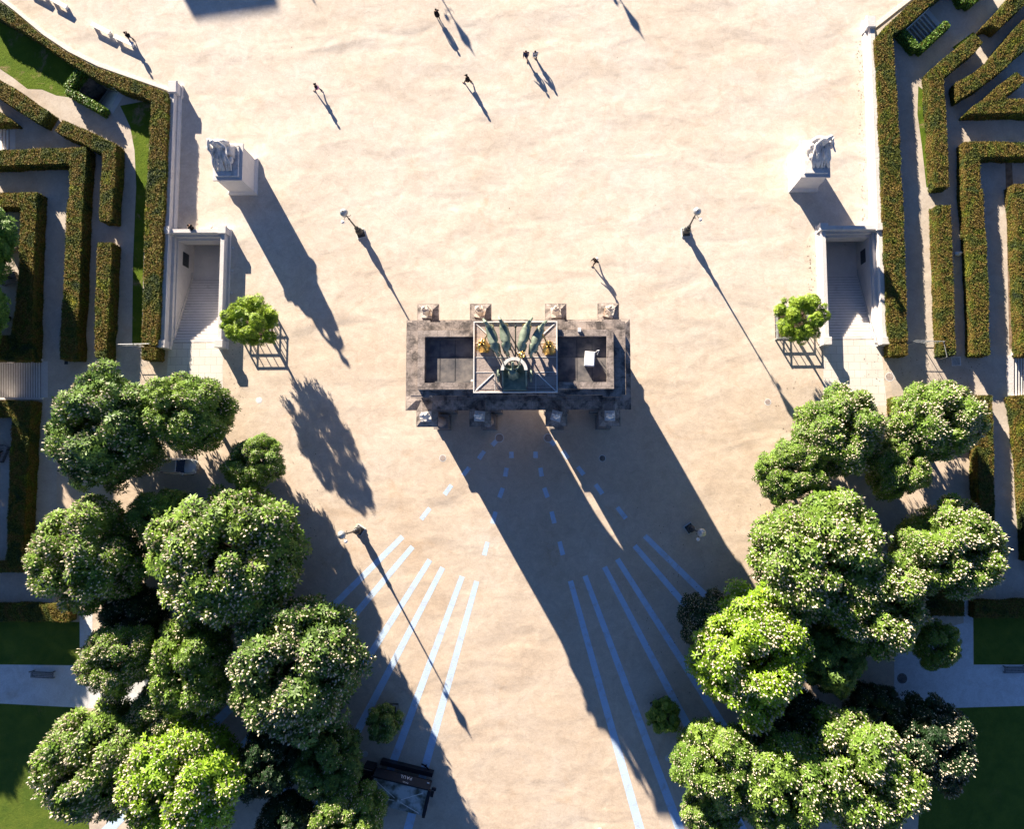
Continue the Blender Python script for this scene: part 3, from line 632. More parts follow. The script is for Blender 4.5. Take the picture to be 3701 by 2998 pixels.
for sy in (1,-1):
    for cx in CX:
        mb=MB(); y=sy*4.92
        mb.box(cx-.80,cx+.80,y-.80,y+.80,0,.4,ST); mb.box(cx-.7,cx+.7,y-.7,y+.7,.4,2.2,ST); mb.box(cx-.8,cx+.8,y-.8,y+.8,2.2,2.42,ST); p=mb.build('column_pedestal',arch)
        mb=MB(); mb.lathe([(.58,2.42),(.6,2.5),(.5,2.62),(.46,2.7),(.455,5),(.40,8.2),(.42,8.3),(.62,8.95)],'terrace_slab',c=(cx,y,0),n=22); mb.box(cx-.62,cx+.62,y-.62,y+.62,8.95,9.3,ST); mb.build('column',arch,False)
mb=MB()
def ring(x,y,z0,z1,m=ST,rx=0,ry=0):
    mb.box(-x,x,-y,y,z0,z1,m)
    for cx in CX: 
        mb.box(cx-rx,cx+rx,y+.0,ry,z0+.003,z1-.003,m); mb.box(cx-rx,cx+rx,-ry,-y,z0+.003,z1-.003,m)
ring(9.97,3.64,9.3,10.3,ST,.66,5.55)
ring(10.15,3.8,10.3,10.75,ST,.74,5.62)
ring(10.6,4.1,10.75,11.0,WS,.88,5.82)
ring(10.92,4.43,11.0,11.22,WS,1.05,6.03)
mb.build('entablature',arch)
# sloping cornice tops with mitred corners
mb=MB()
mb.frustum((-10.86,10.86,-4.37,4.37),(-9.9,9.9,-3.5,3.5),11.224,11.5,WS)
for cx in CX:
    for sy in (1,-1):
        y0,y1=sorted((sy*3.55,sy*5.97)); yi=(y0,y1-.55) if sy>0 else (y0+.55,y1)
        mb.frustum((cx-.99,cx+.99,y0,y1),(cx-.5,cx+.5,*yi),11.226,11.52,WS)
mb.build('cornice_top',arch)
mb=MB()
for i in range(-21,22):
    for sy in (1,-1): mb.box(i*.5-.09,i*.5+.09,min(sy*3.8,sy*4.08),max(sy*3.8,sy*4.08),10.52,10.74,ST)
mb.build('dentils',arch)
# attic
mb=MB()
mb.box(-9.3,9.3,-2.75,2.75,11.4,14.5,ST)
for cx in (-8.8,-3.65,3.65,8.8):
    mb.box(cx-.62,cx+.62,-3.2,3.2,11.4,14.5,ST)
mb.box(-9.6,9.6,-3.0,3.0,14.5,14.8,ST); mb.box(-9.85,9.85,-3.22,3.22,14.8,15.05,WS); mb.box(-10.08,10.08,-3.42,3.42,15.05,15.26,WS)
for cx in (-8.8,-3.65,3.65,8.8): mb.box(cx-.85,cx+.85,-3.6,3.6,15.0,15.23,WS)
mb.build('attic',arch)
mb=MB()
for cx in (-6.2,0,6.2):
    w=1.7 if cx else 2.6
    for sy in (1,-1):
        y=sorted((sy*2.75,sy*2.82)); mb.box(cx-w,cx+w,*y,12.0,14.1,'terrace_slab')
mb.build('relief_panel',arch)
# upper block with the two sunken roof wells
PX0,PX1,PY0,PY1=-3.81,3.81,-3.3,3.24
mb=MB()
bx,by0,by1=8.93,-2.93,2.52; ix,iy0,iy1=8.3,-2.32,1.92
mb.box(-bx,bx,iy1,by1,15.26,15.95,WS); mb.box(-bx,bx,by0,iy0,15.26,15.95,WS); mb.box(-bx,-ix,iy0,iy1,15.26,15.95,WS); mb.box(ix,bx,iy0,iy1,15.26,15.95,WS)
mb.build('parapet',arch)
for sg,a,b in ((-1,-ix,-3.9),(1,3.9,ix)):
    mb=MB(); mb.box(min(sg*3.0,sg*(bx-.03)),max(sg*3.0,sg*(bx-.03)),by0+.03,by1-.03,15.0,15.28,'dark_roof_stone')
    for x in (sg*7,sg*5.6): mb.box(x-.02,x+.02,iy0,iy1,15.28,15.30,'black_iron')
    mb.box(a,b,.1,.13,15.28,15.298,'black_iron'); mb.box(a+.05,b-.05,iy0+.05,iy0+.2,15.28,15.4,'dark_roof_stone'); mb.box(a+.05,b-.05,iy1-.2,iy1-.05,15.28,15.4,'dark_roof_stone'); mb.build('roof_well',arch)
mb=MB()
mb.box(PX0+.12,PX1-.12,PY0+.12,PY1-.12,15.2,16.18,'arch_stone'); mb.box(PX0,PX1,PY0,PY1,16.02,16.2,'terrace_slab')
mb.build('platform',arch)
mb=MB()
for a in ((PX0,PX1,PY0,PY0+.09),(PX0,PX1,PY1-.09,PY1),(PX0,PX0+.09,PY0+.09,PY1-.09),(PX1-.09,PX1,PY0+.09,PY1-.09)): mb.box(*a,16.17,16.33,'white_marble')
for (x,y) in ((PX0,PY0),(PX1,PY0),(PX1,PY1),(PX0,PY1)):
    s1=1 if x<0 else -1; s2=1 if y<0 else -1
    mb.tube([(x+.1*s1,y+.1*s2,16.23),(x+1.85*s1,y+1.75*s2,16.23)],.045,'white_marble',6)
for y in (-.05,-1.42,1.27):
    mb.box(PX0+.1,-1.75,y-.022,y+.022,16.2,16.235,'white_marble'); mb.box(1.75,PX1-.1,y-.022,y+.022,16.2,16.235,'white_marble')
mb.box(-1.75,1.75,-.07,-.03,16.2,16.235,'white_marble')
for x in (-1.85,1.85): mb.box(x-.02,x+.02,PY0+.1,-1.4,16.2,16.235,'white_marble')
mb.box(PX0+.3,PX1-.3,PY0+.3,PY0+.33,16.2,16.225,'black_iron')
mb.build('seams',arch)
# roof hatch and small things on the roof
hx=W(1420+1693/2.381,1060+565/2.381,16.0); t=empty('roof_hatch',(hx.x,hx.y,15.28),R(-4),'white boxy roof hatch standing in the right roof well of the arch','hatch')
mb=MB(); mb.box(-.43,.43,-.62,.62,0,.75,'white_paint'); mb.build('housing',t)
mb=MB(); mb.frustum((-.46,.46,-.66,.66),(-.4,.4,-.6,.6),.752,.82,'white_paint'); mb.build('lid',t)
mb=MB(); mb.tube([(.42,.55,.3),(.62,.75,.9),(.8,.82,.9),(.7,.5,.2)],.03,'white_paint',6); mb.build('handrail',t)
p=W(1420+1605/2.381,1060+320/2.381,16); t=MB(); t.box(-.14,.14,-.17,.17,0,.45,'white_paint'); tag(t.build('roof_vent',loc=(p.x,p.y,15.95)),'small white roof vent on the parapet beside the right roof well','vent')
p=W(1420+682/2.381,1060+755/2.381,15.6); t=MB(); t.ball((0,0,.15),(.14,.14,.16),'white_marble',12); tag(t.build('roof_light',loc=(p.x,p.y,15.28)),'small white dome light at the corner of the left roof well','lamp')

# statues of the columns
k=0
for (sx,sy) in ((265,150),(740,160),(1405,165),(1875,165),(275,1045),(740,1042),(1405,1040),(1875,1040)):
    north=sy<500; cx=CX[k%4]; y=5.02 if north else -5.05
    pos=('far left','centre left','centre right','far right')[k%4]
    mb=statue_mesh(k+1,'carved_stone' if north else 'statue_stone',2.25); mb.box(-.5,.5,-.5,.5,-.3,0,WS)
    ob=mb.build('column_statue',loc=(cx,y,11.5+.22)); ob.rotation_euler=(0,0,R(90 if north else -90)+rnd.uniform(-.3,.3))
    tag(ob,'%s stone soldier statue standing on the %s %s column of the arch'%(('sunlit','shaded')[0 if north else 1],'sunny upper' if north else 'shady lower',pos),'statue','soldier statues on the columns of the arch'); k+=1

# ---------------------------------------------------------------- bronze chariot group
quad=empty('bronze_chariot_group',(0,0,16.2),0,'green bronze chariot drawn by four horses on top of the arch','sculpture')
def horse_mesh(turn,seed):
    rs=random.Random(seed); k=1.18
    pts={'rump':(0,-1.0,1.28),'croup':(0,-.72,1.40),'back':(0,-.2,1.33),'withers':(0,.32,1.36),'chest':(0,.58,1.22),
      'nk1':(turn*.15,.86,1.58),'nk2':(turn*.34,.98,1.88),'poll':(turn*.46,1.06,2.05),'fore':(turn*.6,1.2,1.95),'muz':(turn*.75,1.42,1.66),
      't1':(0,-1.22,1.30),'t2':(.03,-1.42,1.0),'t3':(.05,-1.5,.6)}
    vs=[];es=[];rr=[];ix={}
    def a(n,p,r,par=None):
        ix[n]=len(vs);vs.append(tuple(x*k for x in p));rr.append(r if isinstance(r,tuple) else r)
        if par: es.append((ix[par],ix[n]))
    a('back',pts['back'],(.46,.42)); a('croup',pts['croup'],(.48,.42),'back'); a('rump',pts['rump'],(.34,.32),'croup')
    a('withers',pts['withers'],(.40,.44),'back'); a('chest',pts['chest'],(.34,.38),'withers'); a('nk1',pts['nk1'],(.20,.32),'chest'); a('nk2',pts['nk2'],(.145,.27),'nk1'); a('poll',pts['poll'],(.13,.18),'nk2')
    a('fore',pts['fore'],(.13,.16),'poll'); a('muz',pts['muz'],(.09,.10),'fore'); a('t1',pts['t1'],.10,'rump'); a('t2',pts['t2'],.17,'t1'); a('t3',pts['t3'],.05,'t2')
    for s in (1,-1):
        a('ear%d'%s,(pts['poll'][0]+s*.08,pts['poll'][1]-.02,2.22),.03,'poll')
        up=(s>0)==(seed%2==0)
        if up: kk,ff,hh=(s*.2,.98,.92),(s*.2,.82,.52),(s*.2,.92,.42)
        else: kk,ff,hh=(s*.2,.60,.60),(s*.2,.58,.12),(s*.2,.68,.05)
        a('s%d'%s,(s*.19,.58,1.02),.17,'chest'); a('k%d'%s,kk,.075,'s%d'%s); a('c%d'%s,ff,.05,'k%d'%s); a('h%d'%s,hh,.065,'c%d'%s)
        sh=.22*(1 if not up else -1)
        a('st%d'%s,(s*.21,-.78,.98),.20,'croup'); a('hk%d'%s,(s*.21,-1.12+sh*.4,.58),.085,'st%d'%s); a('pt%d'%s,(s*.21,-1.0+sh,.12),.055,'hk%d'%s); a('hf%d'%s,(s*.21,-.9+sh,.05),.07,'pt%d'%s)
    return vs,es,rr
def on(px,py,z): return W(1700+px/5.426,1120+py/5.426,z)
hs=[((480,700),(360,310),-1),((700,680),(635,235),-.6),((1015,680),(1120,245),.6),((1240,720),(1385,310),1)]
for i,(rump,head,tn) in enumerate(hs):
    a=on(*rump,17.9);b=on(*head,18.4); d=Vector((b.x-a.x,b.y-a.y)); c=Vector((a.x,a.y))+d.normalized()*.85
    ang=math.atan2(d.y,d.x)-math.pi/2
    v,e,r=horse_mesh(-.35 if tn<0 else .35,i); r=[tuple(q*1.1 for q in x) if isinstance(x,tuple) else x*1.1 for x in r]; vs,fs=skinned(v,e,r,'bronze_patina',2)
    mb=MB(); mb.add(vs,fs,'bronze_patina'); ho=mb.build('horse',quad,True,loc=(c.x,c.y,0)); ho.rotation_euler=(0,0,ang+(-.0))
    mb=MB(); K=1.18
    path=[(.34*K*math.cos(t),.72*K+.10*math.sin(t)-.0,(1.36+.32*math.sin(t+.2))*K) for t in [math.pi*2*q/18 for q in range(19)]]
    mb.tube(path,.035,'gilding',6); mb.tube([(x,y-.34,z*.99-.1) for x,y,z in path],.028,'gilding',6); mb.build('harness',ho,True)
# chariot body: open at the back (towards the bottom of the picture), rounded front
cc=on(860,1190,17.6); cx,cy=cc.x,cc.y
mb=MB(); n=18
def U(r,z): return [(cx+r*math.cos(math.pi-math.pi*i/n),cy+r*.98*math.sin(math.pi*i/n),z) for i in range(n+1)]
ro=1.12; 
def shell(ra,rb,z0,z1,tail,m):
    o=[];
    pts=lambda r:[(cx-r,cy-tail)]+[(p[0],p[1]) for p in U(r,0)]+[(cx+r,cy-tail)]
    A,B=pts(ra),pts(rb); k=len(A); vs=[(x,y,z) for z in (z0,z1) for x,y in A]+[(x,y,z) for z in (z0,z1) for x,y in B]; fs=[]
    for i in range(k-1): fs+=[(i+1,i,k+i,k+i+1),(2*k+i,2*k+i+1,3*k+i+1,3*k+i),(k+i,3*k+i,3*k+i+1,k+i+1)]
    fs+=[(0,2*k,3*k,k),(k-1,2*k-1,4*k-1,3*k-1)]
    mb.add(vs,fs,m)
shell(1.12,.98,.55,1.45,.0,'bronze_patina'); shell(1.19,.90,1.45,1.58,.0,'lead_trim')
for s in (-1,1):
    mb.add([(cx+s*1.12,cy,.55),(cx+s*1.12,cy,1.4),(cx+s*1.12,cy-1.35,.62),(cx+s*1.12,cy-1.35,.55),(cx+s*.98,cy,.55),(cx+s*.98,cy,1.4),(cx+s*.98,cy-1.35,.62),(cx+s*.98,cy-1.35,.55)],[(0,1,2,3),(7,6,5,4),(1,5,6,2),(3,2,6,7)],'bronze_patina')
mb.box(cx-1.0,cx+1.0,cy-1.5,cy+.6,.45,.56,'bronze_patina'); mb.box(cx-1.05,cx+1.05,cy-1.66,cy-1.5,.0,.5,'bronze_patina'); mb.box(cx-1.0,cx+1.0,cy-1.5,cy+.5,.0,.45,'dark_bronze')
ch=mb.build('chariot',quad)
for s in (-1,1):
    mb=MB(); M=Matrix.Translation((cx+s*1.48,cy-.35,.62))@Matrix.Rotation(R(90),4,'Y')
    mb.lathe([(.62,-.07),(.62,.07),(.5,.07),(.5,-.07),(.62,-.07)],'bronze_patina',n=26,M=M,closed=False)
    mb.lathe([(.14,-.16),(.14,.16)],'bronze_patina',n=14,M=M)
    for q in range(8): 
        a=q*math.pi/4; mb.tube([tuple(M@Vector((0,0,0))),tuple(M@Vector((.52*math.cos(a),.52*math.sin(a),0)))],.035,'bronze_patina',6)
    mb.build('wheel',ch)
mb=MB(); a=on(885,330,17.2);b=on(885,900,17.0); mb.tube([(a.x,a.y+.05,1.0),((a.x+b.x)/2,(a.y+b.y)/2,.9),(b.x,b.y,.75),(cx,cy+.9,.6)],.06,'dark_bronze'); mb.ball((a.x,a.y,1.0),(.12,.15,.12),'dark_bronze',10); mb.build('pole',ch)
# charioteer with raised arms
la=on(612,955,18.7); rr_=on(1005,890,18.9); hd=on(825,1035,18.9)
bx_,by_=cx-.12,cy-.12
J=dict(pelvis=(bx_,by_,1.5),chest=(bx_+.02,by_+.05,2.0),neck=(bx_,by_+.1,2.24),head=(hd.x,hd.y,2.46),shl=(bx_-.28,by_+.06,2.14),shr=(bx_+.3,by_+.06,2.14),
 ell=(bx_-.62,by_+.22,2.3),elr=(bx_+.58,by_+.3,2.3),wrl=(la.x,la.y,2.55),wrr=(rr_.x-.05,rr_.y-.05,2.65),hipl=(bx_-.12,by_,1.42),hipr=(bx_+.12,by_,1.42),knl=(bx_-.15,by_+.12,1.0),knr=(bx_+.15,by_-.02,1.0),
 anl=(bx_-.16,by_,.66),anr=(bx_+.16,by_-.15,.66),tol=(bx_-.17,by_+.2,.6),tor=(bx_+.17,by_+.05,.6),face=(0,1,0))
vs,fs=figure(J,'bronze_patina',2,1.35); mb=MB(); mb.add(vs,fs,'bronze_patina'); n=24
V0=[]
for zz,q in ((.62,.56),(1.1,.46),(1.75,.32),(2.15,.3)):
    for i in range(n):
        a=2*math.pi*i/n; g=q*(1+.12*math.sin(a*7)*(q>.31)); V0.append((bx_+g*math.cos(a),by_-.08+g*.85*math.sin(a)-(.12 if zz<1.2 else 0),zz))
mb.add(V0,[(j*n+i,j*n+(i+1)%n,(j+1)*n+(i+1)%n,(j+1)*n+i) for j in range(3) for i in range(n)]+[tuple(3*n+i for i in range(n))],'bronze_patina')
cr=mb.build('charioteer',quad,True)
mb=MB(); c=Vector((rr_.x,rr_.y,2.85)); 
mb.tube([c+Vector((.24*math.cos(t),.24*math.sin(t),.02*math.sin(3*t))) for t in [2*math.pi*q/20 for q in range(21)]],.06,'gilding',6)
for q in range(9):
    t=2*math.pi*q/9; mb.tube([c+Vector((.2*math.cos(t),.2*math.sin(t),0)),c+Vector((.38*math.cos(t),.38*math.sin(t),.05))],.04,'gilding',5,r1=.008)
mb.tube([(rr_.x,rr_.y,2.5),(rr_.x,rr_.y,3.1)],.04,'gilding'); mb.ball((rr_.x,rr_.y,3.15),(.12,.1,.12),'gilding',8); mb.build('wreath',quad,True)
# gilded winged figures leading the horses
for s,(px,py),arm,nm in ((-1,(240,650),(345,470),'left'),(1,(1540,690),(1400,480),'right')):
    p=on(px,py,17.4); q=on(*arm,18.1); t=empty('gilded_victory',(p.x,p.y,16.2),0,'gilded winged woman reaching to the %s outer horse on top of the arch'%nm,'statue','gilded figures beside the bronze horses')
    dx,dy=q.x-p.x,q.y-p.y
    J=dict(pelvis=(0,0,1.0),chest=(0,.04,1.42),neck=(0,.08,1.6),head=(0,.12,1.76),shl=(-.2,.05,1.52),shr=(.2,.05,1.52),ell=(-.3,.0,1.25),elr=(.3,0,1.25),wrl=(-.32,.2,1.1),wrr=(.32,.2,1.1),
      hipl=(-.1,0,.95),hipr=(.1,0,.95),knl=(-.12,.12,.5),knr=(.12,-.1,.5),anl=(-.12,.1,.08),anr=(.12,-.25,.1),tol=(-.12,.28,.04),tor=(.12,-.1,.04),face=(0,1,0))
    if s<0: J['elr']=(dx*.5,dy*.5,1.6); J['wrr']=(dx,dy,1.85)
    else: J['ell']=(dx*.5,dy*.5,1.6); J['wrl']=(dx,dy,1.85)
    vs,fs=figure(J,'gilding',1,1.45); mb=MB(); mb.add(vs,fs,'gilding'); n=20; V0=[]
    for zz,qq in ((.05,.55),(.5,.46),(1.0,.34),(1.4,.30)):
        for i in range(n):
            a=2*math.pi*i/n; g=qq*(1+.16*math.sin(a*5+zz*3)); V0.append((g*math.cos(a),g*math.sin(a)-(.2 if zz<.4 else 0),zz))
    mb.add(V0,[(j*n+i,j*n+(i+1)%n,(j+1)*n+(i+1)%n,(j+1)*n+i) for j in range(3) for i in range(n)],'gilding'); mb.build('body',t,True)
    for w in (-1,1):
        mb=MB(); ribs=[]; 
        for j in range(7):
            f=j/6; tip=(w*(.18+.42*math.sin(f*2.4)),-.35-.5*f,1.75-.95*f); mb.tube([(w*.1,-.12,1.5-.1*f),((w*.1+tip[0])/2*1.2,(-.12+tip[1])/2,(1.55+tip[2])/2+.08),tip],.07,'gilding',6,r1=.03)
        mb.build('wing',t,True)

# ---------------------------------------------------------------- seated stone figures on tall plinths
def seated(loc,s,label):
    t=empty('seated_statue',loc,0,label,'statue','seated white statues on tall plinths')
    m='statue_stone'; pw=1.5; pl=2.0
    mb=MB(); mb.box(-1.62,1.62,-2.12,2.12,0,.35,'white_stone'); mb.frustum((-1.62,1.62,-2.12,2.12),(-1.42,1.42,-1.9,1.9),.35,.6,'white_stone'); mb.box(-1.4,1.4,-1.88,1.88,.6,3.9,'white_stone')
    mb.frustum((-1.42,1.42,-1.9,1.9),(-1.6,1.6,-2.08,2.08),3.9,4.1,'white_stone'); mb.box(-1.6,1.6,-2.08,2.08,4.1,4.35,'white_stone'); 
    mb.box(-1.25,1.25,-1.72,1.72,4.35,4.65,m); mb.build('plinth',t)
    k=2.05
    # seated woman facing down the picture, cloak sweeping outwards (s=-1 leans left, 1 right)
    J=dict(pelvis=(0,.35,.62),chest=(s*.12,.42,1.12),neck=(s*.16,.42,1.34),head=(s*.20,.40,1.52),shl=(-.24+s*.12,.4,1.24),shr=(.24+s*.12,.4,1.24),
      ell=(-.42,.15,1.0),elr=(.44,.2,1.0),wrl=(-.3,-.15,.85),wrr=(.52,-.1,1.05),hipl=(-.12,.3,.6),hipr=(.12,.3,.6),knl=(-.2,-.22,.66),knr=(.2,-.18,.64),anl=(-.18,-.3,.14),anr=(.2,-.42,.14),tol=(-.18,-.48,.08),tor=(.2,-.6,.08),face=(0,-1,0))
    vs,fs=figure(J,m,2,1.3); mb=MB(); M=Matrix.Translation((s*.18,.15,4.6))@Matrix.Scale(k,4); mb.add(vs,fs,m,M)
    # throne and drapery folds
    mb.frustum((-.95,.95,.2,1.6),(-.75,.75,.45,1.5),4.6,5.9,m); mb.frustum((-.8,.8,1.0,1.55),(-.5,.5,1.15,1.5),5.9,6.7,m)
    rs=random.Random(11 if s<0 else 12)
    for q in range(16):
        x0=rs.uniform(-.75,.75)+s*.1; a=[(x0,.9,5.9+rs.uniform(-.2,.6)),(x0+rs.uniform(-.2,.2),.2,5.75+rs.uniform(-.1,.3)),(x0*1.25+rs.uniform(-.2,.2),-.6,5.35),(x0*1.35+s*rs.uniform(0,.3),-1.15,4.7)]
        mb.tube(a,rs.uniform(.11,.17),m,7,r1=.10)
    for q in range(9):   # outer cloak / shield bulging over the plinth edge
        f=q/8; mb.tube([(s*(.5+.5*f),.9-.3*f,6.5-1.1*f),(s*(1.0+.35*f),.35-.6*f,5.9-.8*f),(s*(1.05+.1*f),-.35-.6*f,5.0)],.17,m,7,r1=.1)
    mb.ball((s*1.15,.75,6.15),(.3,.42,.5),m,14)
    mb.ball((-s*.55,.9,5.6),(.38,.3,.5),m,12); mb.ball((s*.25,.75,7.75),(.22,.24,.22),m,12); mb.ball((-s*.7,-.2,5.25),(.28,.4,.3),m,12)
    mb.build('figure',t,True); return t
seated((-31.95,23.45,0),-1,'seated white statue with billowing cloak on a tall plinth at the upper left')
seated((31.9,23.45,0),1,'seated white statue on a tall sunlit plinth at the upper right')
# ---------------------------------------------------------------- boundary walls and stair enclosures
def boundary(s,y1,label):
    t=empty('boundary_wall',(s*40.0,17.0,0),0,label,'wall','stone walls of the stairs and gardens')
    L=y1-17.0; a=lambda x0,x1:(min(s*x0,s*x1),max(s*x0,s*x1))
    mb=MB(); mb.box(*a(-.28,.28),0,L,0,1.0,'white_stone'); mb.box(*a(-.62,-.28),0,L,0,.3,'white_stone'); mb.frustum((*a(-.62,-.28),0,L),(*a(-.45,-.28),0,L),.3,.5,'white_stone'); mb.build('base',t)
    mb=MB(); k=int(L/1.9)
    for i in range(k): mb.frustum((-.36,.36,L*i/k+.01,L*(i+1)/k-.01),(-.27,.27,L*i/k+.01,L*(i+1)/k-.01),1.0,1.25,'white_stone')
    mb.build('coping',t)
    mb=MB(); mb.box(*a(-.75,.42),L-.2,L+1.3,0,.4,'white_stone'); mb.box(*a(-.6,.3),L-.1,L+1.2,.4,1.3,'white_stone'); mb.frustum((*a(-.72,.4),L-.2,L+1.3),(*a(-.6,.3),L-.08,L+1.18),1.3,1.5,'white_stone'); mb.build('end_pillar',t); return t
boundary(-1,33.0,'white stone wall with an end pillar beside the long left hedge')
boundary(1,40.3,'white stone wall with an end pillar beside the long right hedge')
def enclosure(s,label):
    # local x measured from the outer (garden) wall inwards; s mirrors
    X0,X1=39.75,33.85; t=empty('stair_enclosure',(s*36.8,10.5,0),0,label,'stair enclosure','stone walls of the stairs and gardens')
    def bx(mb,xa,xb,ya,yb,z0,z1,m='white_stone'): x0,x1=sorted((s*xa-s*36.8,s*xb-s*36.8)); mb.box(x0,x1,ya-10.5,yb-10.5,z0,z1,m)
    def fr(mb,b,tp,z0,z1,m='white_stone'):
        f=lambda q:(*sorted((s*q[0]-s*36.8,s*q[1]-s*36.8)),q[2]-10.5,q[3]-10.5); mb.frustum(f(b),f(tp),z0,z1,m)
    mb=MB(); bx(mb,39.78,40.22,3.6,16.6,-4.6,1.0); bx(mb,39.45,39.78,3.9,16.6,-4.6,.35); bx(mb,39.3,39.45,4.3,16.6,-4.6,-.1); mb.build('outer_wall',t)
    mb=MB(); bx(mb,33.45,33.87,3.6,16.6,-4.6,1.0); bx(mb,33.18,33.45,3.6,17.0,0,.35); mb.build('inner_wall',t)
    mb=MB(); bx(mb,33.45,40.22,16.6,17.0,-1.6,1.0); bx(mb,33.87,39.3,16.35,16.6,-1.7,.45); bx(mb,33.87,39.3,16.1,16.35,-1.75,-.1); mb.build('end_wall',t)
    mb=MB()
    for (xa,xb,ya,yb) in ((39.7,40.3,4.2,16.5),(33.38,33.95,4.2,16.5)):
        fr(mb,(xa,xb,ya,yb),(xa+.07,xb-.07,ya,yb),1.0,1.25)
    fr(mb,(34.1,39.7,16.52,17.08),(34.1,39.7,16.6,17.0),1.0,1.25); mb.build('coping',t)
    for (x,y) in ((40.0,16.85),(33.68,16.85),(40.05,3.95),(33.65,3.95)):
        mb=MB(); bx(mb,x-.52,x+.52,y-.45,y+.45,0,.4); bx(mb,x-.44,x+.44,y-.38,y+.38,.4,1.3); fr(mb,(x-.5,x+.5,y-.46,y+.46),(x-.44,x+.44,y-.4,y+.4),1.3,1.5); mb.build('pillar',t)
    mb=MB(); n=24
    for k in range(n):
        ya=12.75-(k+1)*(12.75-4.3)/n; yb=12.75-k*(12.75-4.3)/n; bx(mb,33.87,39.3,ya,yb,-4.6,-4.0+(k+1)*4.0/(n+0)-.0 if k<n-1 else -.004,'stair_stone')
        bx(mb,33.88,39.29,ya+.002,ya+.075,(-4.0+(k+1)*4.0/n)-.02,(-4.0+(k+1)*4.0/n)+.004 if k<n-1 else -.001,'weathered_stone'); bx(mb,33.87,39.3,ya-.035,ya,(-4.0+(k+1)*4.0/n)-.02,(-4.0+(k+1)*4.0/n)+.006 if k<n-1 else -.002,'white_stone')  # dark strip and pale nosing paint the contact shading between steps
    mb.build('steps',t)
    mb=MB(); bx(mb,33.4,39.8,12.75,30,-4.6,-4.0,'stair_stone'); mb.build('landing',t)
    mb=MB(); bx(mb,33.3,40.0,30,30.5,-4.6,-.3,'weathered_stone'); bx(mb,40.0,40.4,16.8,30,-4.6,-.3,'weathered_stone'); bx(mb,33.0,33.3,16.8,30,-4.6,-.3,'weathered_stone'); mb.build('passage',t)
    mb=MB(); bx(mb,39.27,39.3,13.6,15.2,-2.7,-1.3,'black_iron'); mb.build('grille',t)
    for xa in (39.05,):
        mb=MB(); P=[]; 
        for y,z in ((4.5,.9),(12.6,-3.1),(13.2,-3.1)): P.append((s*xa-s*36.8,y-10.5,z))
        mb.tube(P,.035,'galvanised',6)
        for q in range(7):
            f=q/6; y=4.6+8*f; z=.9-4*f; x=s*xa-s*36.8; mb.tube([(x,y-10.5,z),(x,y-10.5,z-.95)],.025,'galvanised',6)
        mb.build('handrail',t)
    mb=MB(); x=s*34.05-s*36.8; mb.tube([(x,3.9-10.5,.0),(x,4.1-10.5,.95),(x,6.5-10.5,-.25)],.035,'white_paint',6); mb.tube([(x,5.3-10.5,.35),(x,5.3-10.5,-.6)],.03,'white_paint',6); mb.build('short_handrail',t)
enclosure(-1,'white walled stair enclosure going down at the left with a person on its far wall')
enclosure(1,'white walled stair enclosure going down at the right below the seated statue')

# ---------------------------------------------------------------- street lamps
def make_lamp():
    t=empty('street_lamp',(0,0,0)); I='black_iron'
    mb=MB(); mb.box(-.5,.5,-.5,.5,0,.10,'path_stone_dust'); mb.box(-.42,.42,-.42,.42,.1,.25,'dark_bronze'); mb.lathe([(.46,.3),(.44,.42),(.3,.5),(.36,.75),(.42,1.0),(.34,1.3),(.24,1.45),(.28,1.55),(.20,1.62)],I,n=16); mb.build('base',t)
    mb=MB(); mb.lathe([(.20,1.6),(.17,1.9),(.22,2.0),(.24,2.12),(.15,2.2),(.10,2.6),(.075,4.9),(.11,5.0),(.11,5.1),(.07,5.2),(.06,6.3),(.12,6.4),(.05,6.5)],I,n=12); mb.build('post',t)
    mb=MB()
    for s in (1,-1): mb.tube([(0,0,5.9),(s*.35,0,5.85),(s*.42,0,6.05)],.03,I,6)
    mb.build('ladder_rest',t)
    mb=MB(); mb.lathe([(.14,6.45),(.2,6.6),(.36,7.0),(.37,7.05)],'white_paint',n=18,closed=False); gl_=mb
    mb=MB(); mb.lathe([(.42,7.02),(.43,7.08),(.40,7.2),(.30,7.35),(.14,7.46),(.09,7.5),(.12,7.58),(.06,7.7),(.015,7.86)],'galvanised',n=20); cp=mb.build('lantern',t,True); gl_.build('lantern_glass',cp,True)
    mb=MB(); 
    for a in range(3):
        an=2.2*a; 
    mb.tube([(.0,0,6.2),(-.5,-.45,6.0)],.025,I,6); mb.build('bracket',t)
    mb=MB(); mb.lathe([(.06,-.2),(.17,-.12),(.17,.06),(.05,.12)],'white_paint',c=(-.55,-.52,6.0),n=14); mb.build('floodlight',t,True)
    return t
lamp0=make_lamp(); G='street lamps of the plaza'
def lamp(x,y,rz,label,first=False,at=None):
    p=W(x,y) if at is None else Vector(at)
    if first: lamp0.location=p; lamp0.rotation_euler=(0,0,rz); o=lamp0
    else: o=copy_tree(lamp0,p,rz)
    tag(o,label,'street lamp',G); return o
lamp(1305.5,846,.25,'street lamp standing in the sun at the upper left of the arch',True)
lamp(2478.8,841.7,1.6,'street lamp standing in the sun at the upper right of the arch')
lamp(1300,1917,1.0,'street lamp casting its long shadow across the left stone bands')
lamp(2492,1910,.6,'blue looking street lamp standing in the shade of the arch')
# lamps beyond the top edge whose shadows reach the plaza
for tip,n in (((1718,204),'upper left'),((2331,147),'upper right'),((1145,22),'far left')):
    q=W(*tip); lamp(0,0,.4,'street lamp just above the top edge, known by its shadow, the %s one'%n,at=(q.x-.4865*7.86*3.28,q.y+.8737*7.86*3.28,0))

